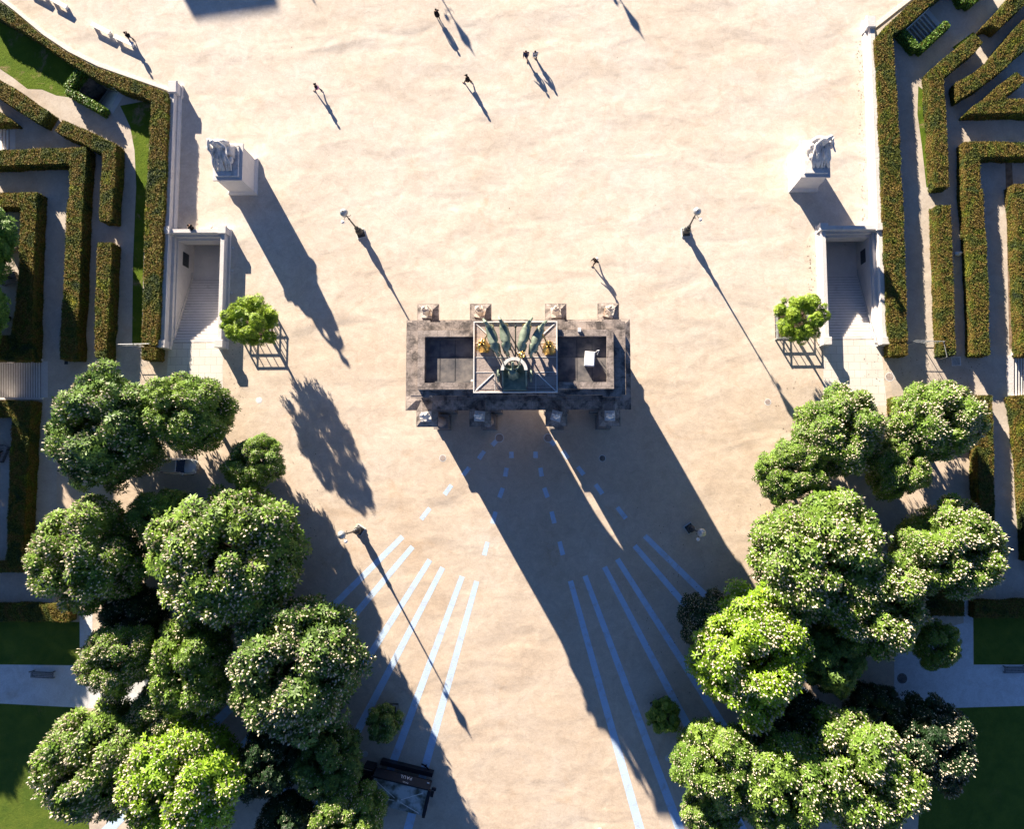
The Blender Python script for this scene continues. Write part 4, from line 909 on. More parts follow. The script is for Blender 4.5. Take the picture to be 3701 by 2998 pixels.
# ---------------------------------------------------------------- white stone benches along the curved kerb
def bench(px0,px1,label,i):
    a=W(*px0,.5);b=W(*px1,.5); c=(a+b)/2; d=b-a; L=d.length
    t=empty('stone_bench',(c.x,c.y,0),math.atan2(d.y,d.x),label,'bench','white benches along the curved kerb')
    mb=MB(); mb.box(-L/2,L/2,-.26,.26,.40,.52,'white_marble'); mb.build('seat',t)
    for s in (1,-1): mb=MB(); mb.box(s*(L/2-.22)-.09,s*(L/2-.22)+.09,-.22,.22,0,.40,'white_marble'); mb.build('leg',t)
for k,(a,b,l) in enumerate((((182,-8),(240,24),'white stone bench at the top edge, uppermost in its row'),((330,84),(395,117),'white stone bench in the middle of the row by the curved hedge'),((412,128),(480,160),'white stone bench with a person in black standing at its end'),((96,-52),(162,-16),'white stone bench beyond the top edge, known by its shadow'))): bench(a,b,l,k)
def slat_bench(x,y,rz,label):
    p=W(x,y); t=empty('park_bench',(p.x,p.y,0),rz,label,'bench','grey slatted park benches')
    mb=MB()
    for k in range(4): mb.box(-1.25,1.25,-.32+.17*k,-.19+.17*k,.43,.47,'wood_grey')
    mb.build('seat',t); mb=MB()
    for k in range(2): mb.box(-1.25,1.25,.36,.40,.55+.2*k,.7+.2*k,'wood_grey')
    mb.build('backrest',t)
    for s in (1,-1):
        mb=MB(); mb.box(s*1.1-.04,s*1.1+.04,-.33,-.25,0,.43,'black_iron'); mb.box(s*1.1-.04,s*1.1+.04,.32,.40,0,.9,'black_iron'); mb.box(s*1.1-.04,s*1.1+.04,-.33,.36,.38,.43,'black_iron'); mb.build('leg',t)
slat_bench(162,2438,R(-3),'grey slatted bench on the pale path at the lower left')
slat_bench(3662,2420,R(1),'grey slatted bench on the pale path cut by the right edge')

# ---------------------------------------------------------------- metal gates
def gate(p0,p1,label,h=2.0,open_leaf=None):
    a=W(*p0,0);b=W(*p1,0); d=b-a; L=d.length; t=empty('garden_gate',(a.x,a.y,0),math.atan2(d.y,d.x),label,'gate','metal gates of the gardens')
    m='galvanised'
    for x in (0,L/2,L): mb=MB(); mb.tube([(x,0,0),(x,0,h+.1)],.045,m,8); mb.build('post',t)
    mb=MB()
    for z in (h,h*.55,.15): mb.tube([(0,0,z),(L,0,z)],.035 if z==h else .025,'white_paint' if z==h and 'white topped' in label else m,6)
    mb.build('rail',t); mb=MB()
    for i in range(int(L/.5)): mb.tube([(i*.5+.25,0,.15),(i*.5+.25,0,h)],.012,m,5)
    mb.build('bars',t)
    if open_leaf:
        mb=MB(); c=Vector((L,0,0)); e=Vector((L+open_leaf[0],open_leaf[1],0))
        for z in (h*.95,h*.5,.15): mb.tube([c+Vector((0,0,z)),e+Vector((0,0,z))],.035,m,6)
        for f in (0,.5,1): q=c.lerp(e,f); mb.tube([q+Vector((0,0,.1)),q+Vector((0,0,h*.95))],.03,m,6)
        mb.build('leaf',t)
gate((463,1256),(574,1254),'thin white topped metal gate between the left hedges')
gate((3281,1243),(3380,1246),'metal gate with an open leaf between the right hedges',open_leaf=(.35,-1.7))

# ---------------------------------------------------------------- small garden sculptures, birds, bag
def recliner(x,y,rz,label):
    p=W(x,y); t=empty('garden_sculpture',(p.x,p.y,0),rz,label,'sculpture','dark bronze sculptures in the left court')
    mb=MB(); mb.box(-.9,.9,-.5,.5,0,.5,'weathered_stone'); mb.build('plinth',t)
    J=dict(sit); vs,fs=figure(J,'dark_bronze',1,1.3); mb=MB(); mb.add(vs,fs,'dark_bronze',Matrix.Translation((-.4,0,.62))@Matrix.Scale(1.25,4)); mb.build('figure',t,True)
recliner(40,885,2.2,'dark bronze figure in the sun between the tall green hedge and the left court hedge')
recliner(40,1010,.4,'dark bronze figure lower down in the left court beside the tall green hedge')
recliner(12,1640,1.2,'dark bronze figure in the sunken court cut by the left edge')
def bird(p,rz,label,m='cloth_black',s=1.0):
    t=empty('bird',p,rz,label,'bird'); t.scale=(s,)*3
    mb=MB(); vs,fs=skinned([(-.16,0,.16),(-.05,0,.17),(.08,0,.19),(.14,0,.25),(.18,0,.29),(.25,0,.28),(.03,.03,.08),(.03,.03,.01),(.03,-.03,.08),(.03,-.03,.01)],[(0,1),(1,2),(2,3),(3,4),(4,5),(1,6),(6,7),(1,8),(8,9)],[(.05,.02),.08,.08,.045,.045,.012,.012,.01,.012,.01],m,1); mb.add(vs,fs,m); mb.build('body',t,True)
    for q in (1,-1):
        mb=MB(); mb.add([(.08,q*.05,.2),(-.04,q*.05,.22),(-.12,q*.42,.26),(.02,q*.46,.26),(.08,q*.05,.185),(-.04,q*.05,.2),(-.12,q*.42,.25),(.02,q*.46,.25)],[(0,1,2,3),(7,6,5,4),(0,3,7,4),(1,0,4,5),(2,1,5,6),(3,2,6,7)],m); mb.build('wing',t)
bird(W(1539,2769),.9,'black bird with spread wings on the pale band beside the kiosk','cloth_black',1.15)
p=W(*q2(1583,552)); t=MB(); t.ball((0,0,.25),(.42,.26,.26),'cloth_white',12); t.ball((.3,.1,.3),(.2,.16,.16),'cloth_white',10); t.tube([(-.2,0,.4),(0,0,.62),(.2,0,.42)],.03,'cloth_white',6); tag(t.build('white_sack',True and None,True,loc=(p.x,p.y,0)),'small white sack lying in the shade between the right hedges','sack')

# ---------------------------------------------------------------- railed tree pits and planters
def tree_pit(cx,cy,hx,hy,rz,label,h=1.15,soil='soil'):
    t=empty('tree_guard',(cx,cy,0),rz,label,'tree guard','railed tree pits of the plaza'); m='galvanised'
    mb=MB(); mb.box(-hx,hx,-hy,hy,-.02,.06,soil); mb.build('soil',t)
    for sx in (1,-1):
        for sy in (1,-1): mb=MB(); mb.box(sx*hx-.07,sx*hx+.07,sy*hy-.07,sy*hy+.07,0,h,m); mb.build('post',t)
    for (a,b) in (((-hx,-hy),(hx,-hy)),((hx,-hy),(hx,hy)),((hx,hy),(-hx,hy)),((-hx,hy),(-hx,-hy))):
        mb=MB(); 
        for z in (h-.06,h*.5): mb.tube([(*a,z),(*b,z)],.065,m,6)
        n=4
        for i in range(1,n): x=a[0]+(b[0]-a[0])*i/n;y=a[1]+(b[1]-a[1])*i/n; mb.tube([(x,y,0),(x,y,h-.06)],.05,m,6)
        mb.build('rail',t)
    return t
pL=W(932,1178); tree_pit(pL.x,pL.y,1.65,1.75,0,'railed square tree pit under the bright green tree left of the arch')
pR=W(2857,1172); tree_pit(pR.x,pR.y,1.75,1.75,0,'railed square tree pit under the bright green tree by the right stairs')
def planter(x,y,hx,hy,rz,label):
    p=W(x,y); t=empty('planter',(p.x,p.y,0),rz,label,'planter','dark box planters'); m='dark_bronze'
    mb=MB(); 
    for a in ((-hx,hx,-hy,-hy+.07),(-hx,hx,hy-.07,hy),(-hx,-hx+.07,-hy+.07,hy-.07),(hx-.07,hx,-hy+.07,hy-.07)): mb.box(*a,0,.75,m)
    mb.build('box',t); mb=MB()
    for a in ((-hx-.04,hx+.04,-hy-.04,-hy+.1),(-hx-.04,hx+.04,hy-.1,hy+.04),(-hx-.04,-hx+.1,-hy+.1,hy-.1),(hx-.1,hx+.04,-hy+.1,hy-.1)): mb.box(*a,.752,.80,'galvanised')
    mb.build('rim',t); mb=MB(); mb.box(-hx+.07,hx-.07,-hy+.07,hy-.07,.3,.6,'soil'); mb.build('soil',t); return p
P1=planter(1410,2590,.85,1.35,R(-2),'dark box planter with a pale rim under the shaded shrub above the kiosk')
P2=planter(2396,2580,.85,1.6,R(24),'slanting box planter between the blue stone bands at the lower right')
P3=planter(3125,2545,.8,1.2,0,'dark box planter half hidden by the shaded tree near the right path')

# ---------------------------------------------------------------- snack kiosk
def kiosk():
    k=reg(1280,2730,6.478)
    A=W(*k(455,525),2.6);B=W(*k(1735,840),2.6);C=W(*k(1560,1440),2.6)
    ax=(B-A); L=ax.length; ax.normalize(); ay=Vector((-ax.y,ax.x,0)); D=abs((C-B).dot(ay))
    c=(A+B)/2-ay*D/2; t=empty('snack_kiosk',(c.x,c.y,0),math.atan2(ax.y,ax.x),'black snack kiosk with a dirty pale roof at the bottom edge','kiosk')
    K='kiosk_black'
    mb=MB(); mb.box(-L/2,L/2,-D/2,D/2,.0,2.45,K); mb.build('body',t)
    mb=MB(); mb.box(-L/2+.05,L/2-.05,-D/2+.05,D/2-.05,2.45,2.56,'kiosk_roof'); mb.build('roof',t)
    mb=MB()
    for a in ((-L/2-.06,L/2+.06,D/2-.0,D/2+.12),(L/2,L/2+.3,-D/2-.1,D/2),(-L/2-.3,-L/2,-D/2-.1,D/2)): mb.box(*a,2.2,2.68,K)
    mb.build('roof_edge',t)
    mb=MB(); o=Vector((.1,-.35,2.72)); mb.ball(tuple(o),(.12,.12,.1),'galvanised',10)
    for (x,y) in ((-L/2+.35,D/2-.3),(L/2-.45,D/2-.35),(L/2-.4,-D/2+.25),(-L/2+.4,-D/2+.7)): 
        e=Vector((x,y,2.66)); q=o.lerp(e,.14); mb.tube([q,e],.025,'white_paint',6); mb.tube([e,e-Vector((0,0,.1))],.02,K,6)
    mb.build('roof_ties',t)
    # sloping front fascia with the name, read from the other side
    mb=MB(); y0=D/2+.12; mb.add([(-L/2-.05,y0,2.66),(L/2+.05,y0,2.66),(L/2+.05,y0+.62,1.95),(-L/2-.05,y0+.62,1.95),(-L/2-.05,y0,1.9),(L/2+.05,y0,1.9)],[(0,1,2,3)[::-1],(3,2,5,4)[::-1],(0,3,4),(1,5,2)],K); fa=mb.build('fascia',t)
    mb=MB(); mb.box(-L/2+.1,L/2-.05,y0+.62,y0+1.0,0,1.0,K); mb.box(-L/2+.1,L/2-.05,y0+.60,y0+1.05,1.0,1.05,K); mb.build('counter',t)
    def word(txt,size,cx,vv):
        cu=bpy.data.curves.new('word','FONT'); cu.body=txt; cu.size=size; cu.extrude=.012; cu.align_x='CENTER'; cu.space_character=1.25
        ob=bpy.data.objects.new('word',cu); COL.objects.link(ob); dg=bpy.context.evaluated_depsgraph_get(); me=bpy.data.meshes.new_from_object(ob.evaluated_get(dg)); bpy.data.objects.remove(ob)
        me.materials.clear(); me.materials.append(MAT['sign_white'])
        s=bpy.data.objects.new('lettering',me); COL.objects.link(s); s.parent=fa
        sl=math.atan2(2.66-1.95,.62); n=Vector((0,math.sin(sl),math.cos(sl)))
        # text plane: x axis -> -x (read facing -y), up axis points up the slope (towards -y)
        X=Vector((-1,0,0)); Y=Vector((0,-.62,.71)).normalized(); Z=X.cross(Y); M=Matrix((X,Y,Z)).transposed().to_4x4(); 
        pos=Vector((cx,y0,2.66))+Vector((0,.62,-.71))*vv+n*.02; s.matrix_local=Matrix.Translation(pos)@M
    word('PAUL',.46,.35,.86); word('PAUL',.22,.42,.22)  # the smaller word paints the reflection of the name
    mb=MB(); mb.box(L/2-.35,L/2-.1,y0+.42,y0+.5,2.22,2.26,'sign_white'); mb.build('price_tag',t)
    mb=MB(); mb.box(-L/2-1.45,-L/2-.3,D/2-1.3,D/2+.45,0,1.9,K); mb.tube([(-L/2-1.4,D/2+.3,1.95),(-L/2-.35,D/2+.3,1.95)],.02,'galvanised',6); mb.build('side_cabinet',t)
    mb=MB(); mb.box(L/2+.3,L/2+.62,D/2-.7,D/2-.05,1.3,2.3,K); mb.box(L/2+.28,L/2+.75,D/2-.02,D/2+.25,2.2,2.3,K); 
    for a in ((L/2+.28,D/2-.72),(L/2+.64,D/2-.72),(L/2+.64,D/2-.03),(L/2+.28,D/2-.03),(L/2+.28,D/2-.72)): pass
    mb.tube([(L/2+.28,D/2-.72,2.32),(L/2+.64,D/2-.72,2.32),(L/2+.64,D/2-.03,2.32),(L/2+.28,D/2-.03,2.32),(L/2+.28,D/2-.72,2.32)],.015,'galvanised',5); mb.build('menu_board',t)
    mb=MB(); mb.tube([(L/2+.34,-D/2+.05,2.0),(L/2+.34,D/2-.9,2.0)],.02,'galvanised',6); mb.build('side_rail',t)
kiosk()

# ---------------------------------------------------------------- parked car (nose to the right)
def car():
    p=W(665,1686); t=empty('parked_car',(p.x-.35,p.y,0),R(-3),'silver grey car parked under the big left trees','car')
    # body as lofted sections along x (front at +x)
    sec=[(-2.1,.35,.62,.95,.9),(-1.95,.78,.62,1.05,1.0),(-1.2,.86,.25,1.0,.95),(0,.88,.22,.98,.95),(.9,.88,.22,.98,.95),(1.5,.86,.24,.95,.9),(1.95,.74,.30,.82,.76),(2.12,.55,.38,.66,.6)]
    mb=MB(); vs=[];n=12
    for x,hw,z0,z1,_ in sec:
        ring=[(-hw*.92,z0),(-hw,z0+.12),(-hw,z1-.2),(-hw*.93,z1-.05),(-hw*.7,z1),(0,z1+.03),(hw*.7,z1),(hw*.93,z1-.05),(hw,z1-.2),(hw,z0+.12),(hw*.92,z0),(0,z0)]
        vs+=[(x,a,b) for a,b in ring]
    fs=[(j*n+i,j*n+(i+1)%n,(j+1)*n+(i+1)%n,(j+1)*n+i) for j in range(len(sec)-1) for i in range(n)]+[tuple(range(n)),tuple((len(sec)-1)*n+i for i in range(n-1,-1,-1))]
    mb.add(vs,fs,'car_paint'); mb.build('body',t,True)
    mb=MB(); mb.frustum((-1.9,1.05,-.80,.80),(-1.45,.22,-.63,.63),.9,1.42,'car_glass'); mb.build('windows',t)
    mb=MB(); mb.frustum((-1.5,.2,-.66,.66),(-1.4,.1,-.60,.60),1.40,1.47,'car_paint'); 
    mb.build('roof',t)
    mb=MB()
    for s in (1,-1):
        mb.tube([(1.15,s*.80,.98),(.18,s*.66,1.42),(-1.45,s*.64,1.44),(-1.9,s*.78,1.0)],.035,'white_paint',6)
    mb.build('roof_pillars',t)
    for s in (1,-1):
        mb=MB(); mb.ball((1.93,s*.58,.70),(.16,.2,.1),'headlamp_glass',10); mb.build('headlight',t,True)
        mb=MB(); mb.ball((.75,s*.98,1.0),(.1,.13,.08),'car_paint',8); mb.build('wing_mirror',t,True)
        for x in (1.35,-1.3):
            M=Matrix.Translation((x,s*.80,.32))@Matrix.Rotation(R(90),4,'X'); w=MB(); w.lathe([(.32,-.1),(.32,.1)],'rubber',n=20,M=M); wo=w.build('wheel',t); w=MB(); w.lathe([(.2,-.11),(.2,.11)],'galvanised',n=14,M=M); w.build('rim',wo)
    mb=MB(); mb.box(2.09,2.15,-.26,.26,.42,.53,'white_paint'); mb.build('number_plate',t)
    mb=MB(); mb.ball((2.0,0,.83),(.03,.06,.03),'galvanised',8); mb.build('badge',t)
car()
# round canopy seen between the trees
p=W(*r5(1505,580),2.4); t=empty('parasol',(p.x,p.y,0),0,'round dirty pale canopy half hidden between the left trees','parasol')
mb=MB(); mb.lathe([(1.85,2.2),(1.83,2.26),(1.2,2.42),(.5,2.52),(.05,2.58)],'canopy_cloth',n=36); mb.build('canopy',t,True)
mb=MB(); mb.tube([(0,0,0),(0,0,2.55)],.035,'galvanised'); mb.build('pole',t); mb=MB(); mb.lathe([(.4,0),(.4,.1),(.1,.14)],'terrace_slab',n=20); mb.build('base',t)
# litter bin at the bottom edge
p=W(2168,3004,.0); t=empty('litter_bin',(p.x,p.y,0),0,'grey round litter bin cut by the bottom edge','bin')
mb=MB(); mb.lathe([(.28,0),(.36,.1),(.38,.75),(.34,.8)],'galvanised',n=20,closed=True); mb.build('drum',t); mb=MB(); mb.lathe([(.38,.8),(.40,.86),(.30,.92),(.22,.86)],'white_paint',n=20,closed=False); mb.build('rim',t); mb=MB(); mb.lathe([(.26,.8),(.26,.845)],'rubber',n=18); mb.build('liner',t)
# ---------------------------------------------------------------- trees
def rosettes(P,N,L,rs,k=6,w=.32,droop=.12):
    """k kite shaped leaflets around every point P with outward direction N"""
    n=len(P); a=rs.rand(n)*6.28
    t=np.cross(N,rs.randn(n,3)); t/=np.linalg.norm(t,axis=1)[:,None]; b=np.cross(N,t)
    out=[]
    s=L*(.65+.6*rs.rand(n,1))
    for j in range(k):
        an=(a+6.283*j/k+rs.randn(n)*.12)[:,None]; d=t*np.cos(an)+b*np.sin(an); e=np.cross(N,d)
        up=N*(rs.rand(n,1)*.45); tip=P+(d+up)*s-N*s*droop; midp=P+(d+up)*s*.55; wv=e*s*w*.5
        out.append(np.stack([P,midp-wv,tip,midp+wv],1))
    return np.concatenate(out,0)
def mesh_quads(name,q,mat,smooth=False):
    n=len(q); v=q.reshape(-1,3).astype(np.float32); me=bpy.data.meshes.new(name)
    me.vertices.add(len(v)); me.vertices.foreach_set('co',v.ravel()); me.loops.add(4*n); me.loops.foreach_set('vertex_index',np.arange(4*n,dtype=np.int32))
    me.polygons.add(n); me.polygons.foreach_set('loop_start',np.arange(n,dtype=np.int32)*4); me.polygons.foreach_set('loop_total',np.full(n,4,dtype=np.int32))
    me.materials.append(MAT[mat]); me.update(calc_edges=True); return me
def crown_points(seed,lobes,density):
    """points on the outside of a heap of many small leaf clumps filling a unit crown"""
    rs=np.random.RandomState(seed); C=[(0,0,-.05)];RR=[.55]
    k=6; big=[(np.cos(i*2.4+seed)*.34,np.sin(i*2.4+seed)*.34,rs.uniform(-.1,.18)) for i in range(k)]
    wob=[rs.uniform(-.09,.09) for _ in range(5)]
    for i in range(lobes):
        z=rs.uniform(-.85,.92); a=i*2.39996+rs.uniform(-.4,.4); r=np.sqrt(max(0,1-z*z))*.80*rs.uniform(.76,1.12)
        r*=1+wob[0]*np.cos(a*2+seed)+wob[1]*np.cos(a*3)+wob[2]*.7*np.cos(a*5+1)
        C.append((r*np.cos(a),r*np.sin(a),z*.72+rs.uniform(-.06,.06))); RR.append(rs.uniform(.10,.24))
    C=np.array(C);RR=np.array(RR); P=[];N=[]
    for c,r in zip(C,RR):
        k=int(4*np.pi*r*r*density*(.35 if r>.5 else 1)); d=rs.randn(k,3); d/=np.linalg.norm(d,axis=1)[:,None]; d[:,2]=np.where(d[:,2]<-.3,-d[:,2],d[:,2])
        p=c+d*r*(1+rs.randn(k,1)*.13)
        dist=np.linalg.norm(p[:,None]-C[None],axis=2)/RR[None]; ok=(dist<.80).sum(1)==0; P.append(p[ok]);N.append(d[ok])
    P=np.concatenate(P); f=np.percentile(np.hypot(P[:,0],P[:,1]),91); P[:,:2]/=f; C[:,:2]/=f
    return P,np.concatenate(N),C,RR,rs
class Variant: pass
VAR=[]
for sd,lob in ((1,112),(2,124),(3,102),(4,134),(5,118),(6,140),(7,58)):
    v=Variant(); S=4.0
    P,N,C,RR,rs=crown_points(sd,lob,190); P=P*S; 
    N2=N*.9+np.array([0,0,.4])+rs.randn(len(P),3)*.25; N2/=np.linalg.norm(N2,axis=1)[:,None]
    # clumps: second level of irregularity
    P=P+N*(np.sin(P[:,0:1]*2.6+sd)*np.sin(P[:,1:2]*2.9+sd*2)*.16)
    q=rosettes(P,N2,.37,rs,6,.36,.06)
    v.crown=mesh_quads('crown%d'%sd,q,'leaf_mid')
    # inner dark leaf mass so that no daylight shows through the middle
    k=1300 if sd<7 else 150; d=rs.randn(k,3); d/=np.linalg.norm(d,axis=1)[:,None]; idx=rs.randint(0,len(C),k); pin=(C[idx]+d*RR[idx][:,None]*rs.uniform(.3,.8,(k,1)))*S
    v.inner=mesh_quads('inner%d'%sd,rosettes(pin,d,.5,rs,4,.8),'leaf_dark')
    v.bl=[]
    for frac in (.16,.5,1.1):
        m=rs.rand(len(P))<frac*(.3+.7*(np.sin(P[:,0]*1.1+sd)*np.sin(P[:,1]*1.3+sd)+.25>0)); p=P[m];n=N2[m]*.7+np.array([0,0,.5]); n/=np.linalg.norm(n,axis=1)[:,None]
        p=p+n*.10; kk=len(p); t=np.cross(n,rs.randn(kk,3)); t/=np.linalg.norm(t,axis=1)[:,None]; b=np.cross(n,t); H=.17+.11*rs.rand(kk,1); W_=.058+.03*rs.rand(kk,1)
        qs=[]
        for j in range(3):
            a0=2.094*j;a1=2.094*(j+1); A=t*np.cos(a0)+b*np.sin(a0);B=t*np.cos(a1)+b*np.sin(a1); qs.append(np.stack([p+A*W_*.7,p+B*W_*.7,p+n*H*.5+B*W_,p+n*H*.5+A*W_],1)); qs.append(np.stack([p+n*H*.5+A*W_,p+n*H*.5+B*W_,p+n*H,p+n*H],1)*1.0)
        q2_=np.concatenate(qs,0); q2_[len(q2_)//2*0:]=q2_
        v.bl.append(mesh_quads('blossoms%d'%sd,q2_+rs.randn(*q2_.shape)*.002,'blossom'))
    mb=MB(); 
    mb.tube([(0,0,-6.2),(.05,.03,-4.5),(.0,.1,-2.6),(0,0,-1.0)],.30,'bark',10,r1=.20)
    for i in range(7):
        a=i*.9+sd; mb.tube([(0,0,-2.6+.15*i),(1.0*math.cos(a),1.0*math.sin(a),-1.3+.2*i),(2.3*math.cos(a+.2),2.3*math.sin(a+.2),-.2+.15*i)],.14,'bark',7,r1=.04)
    me=mb.build('tmp'); v.trunk=me.data; bpy.data.objects.remove(me)
    VAR.append(v)
def part(name,me,par,mat=None):
    o=bpy.data.objects.new(name,me); COL.objects.link(o); o.parent=par
    if mat: o.material_slots[0].link='OBJECT'; o.material_slots[0].material=MAT[mat]
    return o
def tree(px,py,rpx,rpy,zc,var,leaf,bl,label,rz=None,group='flowering chestnut trees around the plaza',at=None,rad=None,zs=1.0,cat='tree',name='chestnut_tree'):
    """crown centre seen at survey position; radii in survey units; zc = height of the crown's middle"""
    if at is None:
        p=W(px,py,zc+1.0); p.z=zc; sx=rpx/(FPX/(85-zc-1)); sy=rpy/(FPX/(85-zc-1))
    else: p=Vector((at[0],at[1],zc)); sx=sy=rad
    v=VAR[var if var==6 else var%6]; t=empty(name,(p.x,p.y,0),0,label,cat,group)
    k=4.55 if bl>=0 else 4.3; rr=(sx+sy)/2/k; h=min(rr,1.25)*zs
    rz=rnd.uniform(0,6.28) if rz is None else rz
    M=Matrix.Diagonal((sx/k,sy/k,h,1))@Matrix.Rotation(rz,4,'Z')
    for nm,me,mt in (('crown',v.crown,leaf),('blossoms',None if bl<0 else v.bl[bl],None)):
        if me is None: continue
        o=part(nm,me,t,mt); o.matrix_local=Matrix.Translation((0,0,zc))@M
        if nm=='blossoms': o['kind']='stuff'
        else: co=o
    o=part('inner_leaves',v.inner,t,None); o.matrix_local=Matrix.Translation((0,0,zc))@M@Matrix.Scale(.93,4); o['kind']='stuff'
    o=part('trunk',v.trunk,t,None); f=zc/6.2; o.matrix_local=Matrix.Translation((0,0,zc))@Matrix.Diagonal((max(rr,.45),max(rr,.45),f,1))
    return t
VS=1/0.57904
TREES=[ # V coords: cx,cy,rx,ry,zc,variant,leaf,blossom level,label,zscale
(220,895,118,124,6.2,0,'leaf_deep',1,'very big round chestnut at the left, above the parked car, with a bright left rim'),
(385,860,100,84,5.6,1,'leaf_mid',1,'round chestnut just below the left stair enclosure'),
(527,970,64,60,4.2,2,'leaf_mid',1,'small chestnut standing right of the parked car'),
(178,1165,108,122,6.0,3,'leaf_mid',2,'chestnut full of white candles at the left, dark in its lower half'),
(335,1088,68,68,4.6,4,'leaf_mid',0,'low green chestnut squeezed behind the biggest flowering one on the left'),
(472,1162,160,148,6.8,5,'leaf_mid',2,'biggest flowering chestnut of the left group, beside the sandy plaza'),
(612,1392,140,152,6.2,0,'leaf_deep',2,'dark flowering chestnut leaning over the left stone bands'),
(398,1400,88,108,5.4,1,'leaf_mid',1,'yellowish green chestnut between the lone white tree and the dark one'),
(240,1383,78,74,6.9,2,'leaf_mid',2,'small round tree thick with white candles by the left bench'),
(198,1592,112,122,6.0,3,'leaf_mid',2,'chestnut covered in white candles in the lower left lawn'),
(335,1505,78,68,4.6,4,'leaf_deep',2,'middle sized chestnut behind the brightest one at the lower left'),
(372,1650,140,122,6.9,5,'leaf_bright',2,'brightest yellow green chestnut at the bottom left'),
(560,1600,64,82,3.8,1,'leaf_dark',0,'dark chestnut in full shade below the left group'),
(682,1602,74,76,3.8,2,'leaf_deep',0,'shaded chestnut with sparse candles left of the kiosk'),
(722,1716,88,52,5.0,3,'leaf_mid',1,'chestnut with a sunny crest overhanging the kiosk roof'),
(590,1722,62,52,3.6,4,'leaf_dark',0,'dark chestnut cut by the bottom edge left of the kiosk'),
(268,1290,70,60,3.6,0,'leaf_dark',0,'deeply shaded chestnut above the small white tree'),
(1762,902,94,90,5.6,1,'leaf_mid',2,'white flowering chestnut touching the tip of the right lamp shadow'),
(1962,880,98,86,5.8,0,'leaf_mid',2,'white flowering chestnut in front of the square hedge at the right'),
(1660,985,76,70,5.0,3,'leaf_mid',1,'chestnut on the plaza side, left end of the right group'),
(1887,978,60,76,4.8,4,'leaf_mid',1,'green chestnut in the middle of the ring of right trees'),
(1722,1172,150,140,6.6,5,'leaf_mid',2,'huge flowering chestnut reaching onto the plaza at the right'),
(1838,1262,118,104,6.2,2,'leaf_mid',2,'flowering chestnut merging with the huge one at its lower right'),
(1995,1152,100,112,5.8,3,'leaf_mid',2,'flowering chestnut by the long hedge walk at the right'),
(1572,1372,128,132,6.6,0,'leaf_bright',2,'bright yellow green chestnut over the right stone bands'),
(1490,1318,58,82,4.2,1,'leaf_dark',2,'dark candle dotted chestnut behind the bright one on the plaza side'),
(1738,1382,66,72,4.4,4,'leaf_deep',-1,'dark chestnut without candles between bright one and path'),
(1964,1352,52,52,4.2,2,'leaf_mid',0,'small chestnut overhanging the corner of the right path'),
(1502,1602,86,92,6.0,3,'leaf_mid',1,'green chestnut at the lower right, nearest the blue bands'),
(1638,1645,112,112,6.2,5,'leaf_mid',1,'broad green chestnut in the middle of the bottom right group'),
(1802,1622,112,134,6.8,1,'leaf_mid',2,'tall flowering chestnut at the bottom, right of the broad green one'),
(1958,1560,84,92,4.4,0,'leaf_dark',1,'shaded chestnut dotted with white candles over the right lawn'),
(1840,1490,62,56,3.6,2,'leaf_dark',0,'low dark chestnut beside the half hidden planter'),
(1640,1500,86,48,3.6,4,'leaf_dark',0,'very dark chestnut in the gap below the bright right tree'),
(1490,1712,62,52,4.6,1,'leaf_mid',1,'green chestnut cut by the bottom edge beside the blue bands'),
(518,670,58,54,4.4,6,'leaf_lime',-1,'bright green young tree rising from the railed pit left of the arch'),
(1682,661,54,52,4.4,6,'leaf_lime',-1,'bright green young tree rising from the railed pit by the right stairs'),
]
for i,(cx,cy,rx,ry,zc,var,leaf,bl,lab) in enumerate(TREES):
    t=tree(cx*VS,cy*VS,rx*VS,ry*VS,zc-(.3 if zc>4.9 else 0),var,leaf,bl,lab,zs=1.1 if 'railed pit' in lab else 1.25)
    if 'railed pit' in lab: t['group']='young trees in railed pits'
for (cx,cy,rx,ry,lab) in ((-105,850,110,190,'bright green crown reaching over the left edge above the sculpture court'),(-115,1110,105,180,'second green crown at the left edge, below the brightest one')):
    tree(cx,cy,rx,ry,5.0,cx%5,'ivy_leaf',-1,lab,group='green trees along the left court',zs=.7)
for (P,cx,cy,r,leaf,lab) in ((P1,800,1520,38,'leaf_deep','dark glossy shrub growing in the planter above the kiosk'),(P2,1394,1506,34,'leaf_mid','shrub with a pale sunny patch growing in the slanting planter')):
    t=tree(cx*VS,cy*VS,r*VS,r*VS*1.05,2.4,6,leaf,0 if r>36 else -1,lab,group='shrubs in planters',cat='shrub',name='planter_shrub',zs=1.3)
# trees outside the picture whose shade lies across the garden at the left
for i,(x,y,r) in enumerate(((-66.5,6,4.6),(-68.5,-2,4.6),(-66,-9,4.8),(-64.8,-14.5,4.3),(-73,-9,4.6),(-71,-15,4.2),(-74,2,4.4),(-66.5,22,4.2))):
    tree(0,0,0,0,6.6,i,'leaf_mid',1,'chestnut beyond the left edge that shades the lawns, number %d from the top'%(i+1),at=(x,y),rad=r)
for o in list(bpy.data.objects):
    if o.parent is None and 'beyond the left edge' in str(o.get('label','')): o['label']='chestnut beyond the left edge that shades the lawns'; o['group']='chestnuts beyond the left edge'
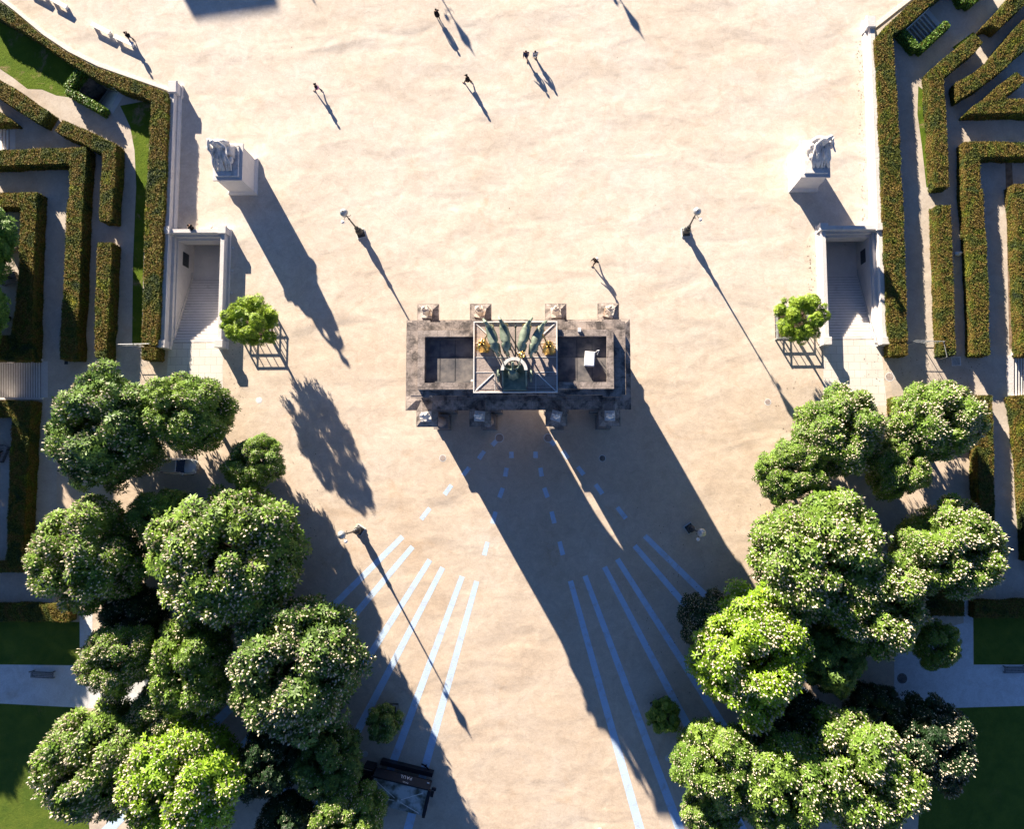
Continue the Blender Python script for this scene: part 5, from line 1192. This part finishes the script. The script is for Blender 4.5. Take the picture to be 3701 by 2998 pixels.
# made-up building, out of view, added to cast the shadow at the plaza's top
c1=W(*V(398,36)); Hh=19.5; ox,oy=.4865*Hh*3.28,.8737*Hh*3.28
b0=Vector((c1.x-ox-.2,c1.y+oy+.9)); t=empty('shadow_block',(b0.x,b0.y,0),R(8),'made-up unseen building beyond the top edge, added to cast a shadow','shadow caster')
c2=W(*V(575,14)); L=abs(c2.x-c1.x)
mb=MB(); mb.box(0,L,0,14,0,15.5,'arch_stone'); mb.box(-.3,L+.3,-.3,14.3,15.5,16.1,'arch_stone'); mb.build('wall',t)
mb=MB(); mb.frustum((0,L,0,14),(.05,L-.05,.05,13.9),16.1,20.0,'dark_roof_stone'); mb.build('roof',t)
for j in range(3):
    for i in range(3):
        mb=MB(); x=L*(i+.5)/3; mb.box(x-.6,x+.6,-.05,.0,1.5+4.6*j,4.4+4.6*j,'car_glass'); mb.build('window',t)

# fallen leaves and bits blown against the walls and under the trees
rs=np.random.RandomState(9); pts=[]
for (x0,x1,y0,y1,n) in ((38.5,39.3,17.5,40,110),(32.2,33.2,4,16,60),(-33,-31,-4,4,40),(-30,30,-45,42,26),(28,36,-20,0,160),(-30,-22,-30,-8,120),(38,52,-1,3.5,120),(12,30,-35,-14,160)):
    pts.append(np.stack([rs.uniform(x0,x1,n),rs.uniform(y0,y1,n),np.full(n,.02)],1))
pts=np.concatenate(pts); n=len(pts); a=rs.rand(n)*6.28; L=(.03+.06*rs.rand(n))[:,None]; d=np.stack([np.cos(a),np.sin(a),rs.rand(n)*.2],1); e=np.stack([-np.sin(a),np.cos(a),np.zeros(n)],1)
lf=bpy.data.objects.new('fallen_leaves',mesh_quads('fallen_leaves',np.stack([pts-d*L,pts-e*L*.5,pts+d*L+np.array([0,0,.01]),pts+e*L*.5],1),'cloth_brown')); COL.objects.link(lf); tag(lf,'small brown fallen leaves strewn over the sand and along the right wall','leaves',None,'stuff')

# ---------------------------------------------------------------- light
EL=R(16.95); sx,sy=-.4865,.8737
sun=bpy.data.lights.new('sun','SUN'); sun.energy=5.0; sun.angle=R(.5); sun.color=(1,.87,.70)
so=bpy.data.objects.new('sun',sun); COL.objects.link(so)
d=Vector((-sx*math.cos(EL),-sy*math.cos(EL),-math.sin(EL))); so.rotation_euler=d.to_track_quat('-Z','Y').to_euler(); so.location=(-40,70,60)
w=bpy.data.worlds.new('World'); sc.world=w; w.use_nodes=True; nt=w.node_tree; bg=nt.nodes['Background']
sky=nt.nodes.new('ShaderNodeTexSky'); sky.sky_type='NISHITA'; sky.sun_disc=False; sky.sun_elevation=EL; sky.sun_rotation=math.atan2(sx,sy)%(2*math.pi); sky.air_density=AIR; sky.ozone_density=OZ; sky.dust_density=0.0; sky.altitude=ALT
nt.links.new(sky.outputs[0],bg.inputs[0]); bg.inputs[1].default_value=SKY
sc.view_settings.view_transform='Standard'; sc.view_settings.look='None'; sc.view_settings.exposure=EXPO; sc.view_settings.gamma=1; sc.view_settings.use_curve_mapping=False
sc.cycles.max_bounces=6; sc.cycles.diffuse_bounces=3; sc.cycles.transparent_max_bounces=4
for o in bpy.data.objects:
    if o.type=='MESH' and o.parent is None and not o.get('kind') and not o.get('label'): print('UNLABELLED',o.name)
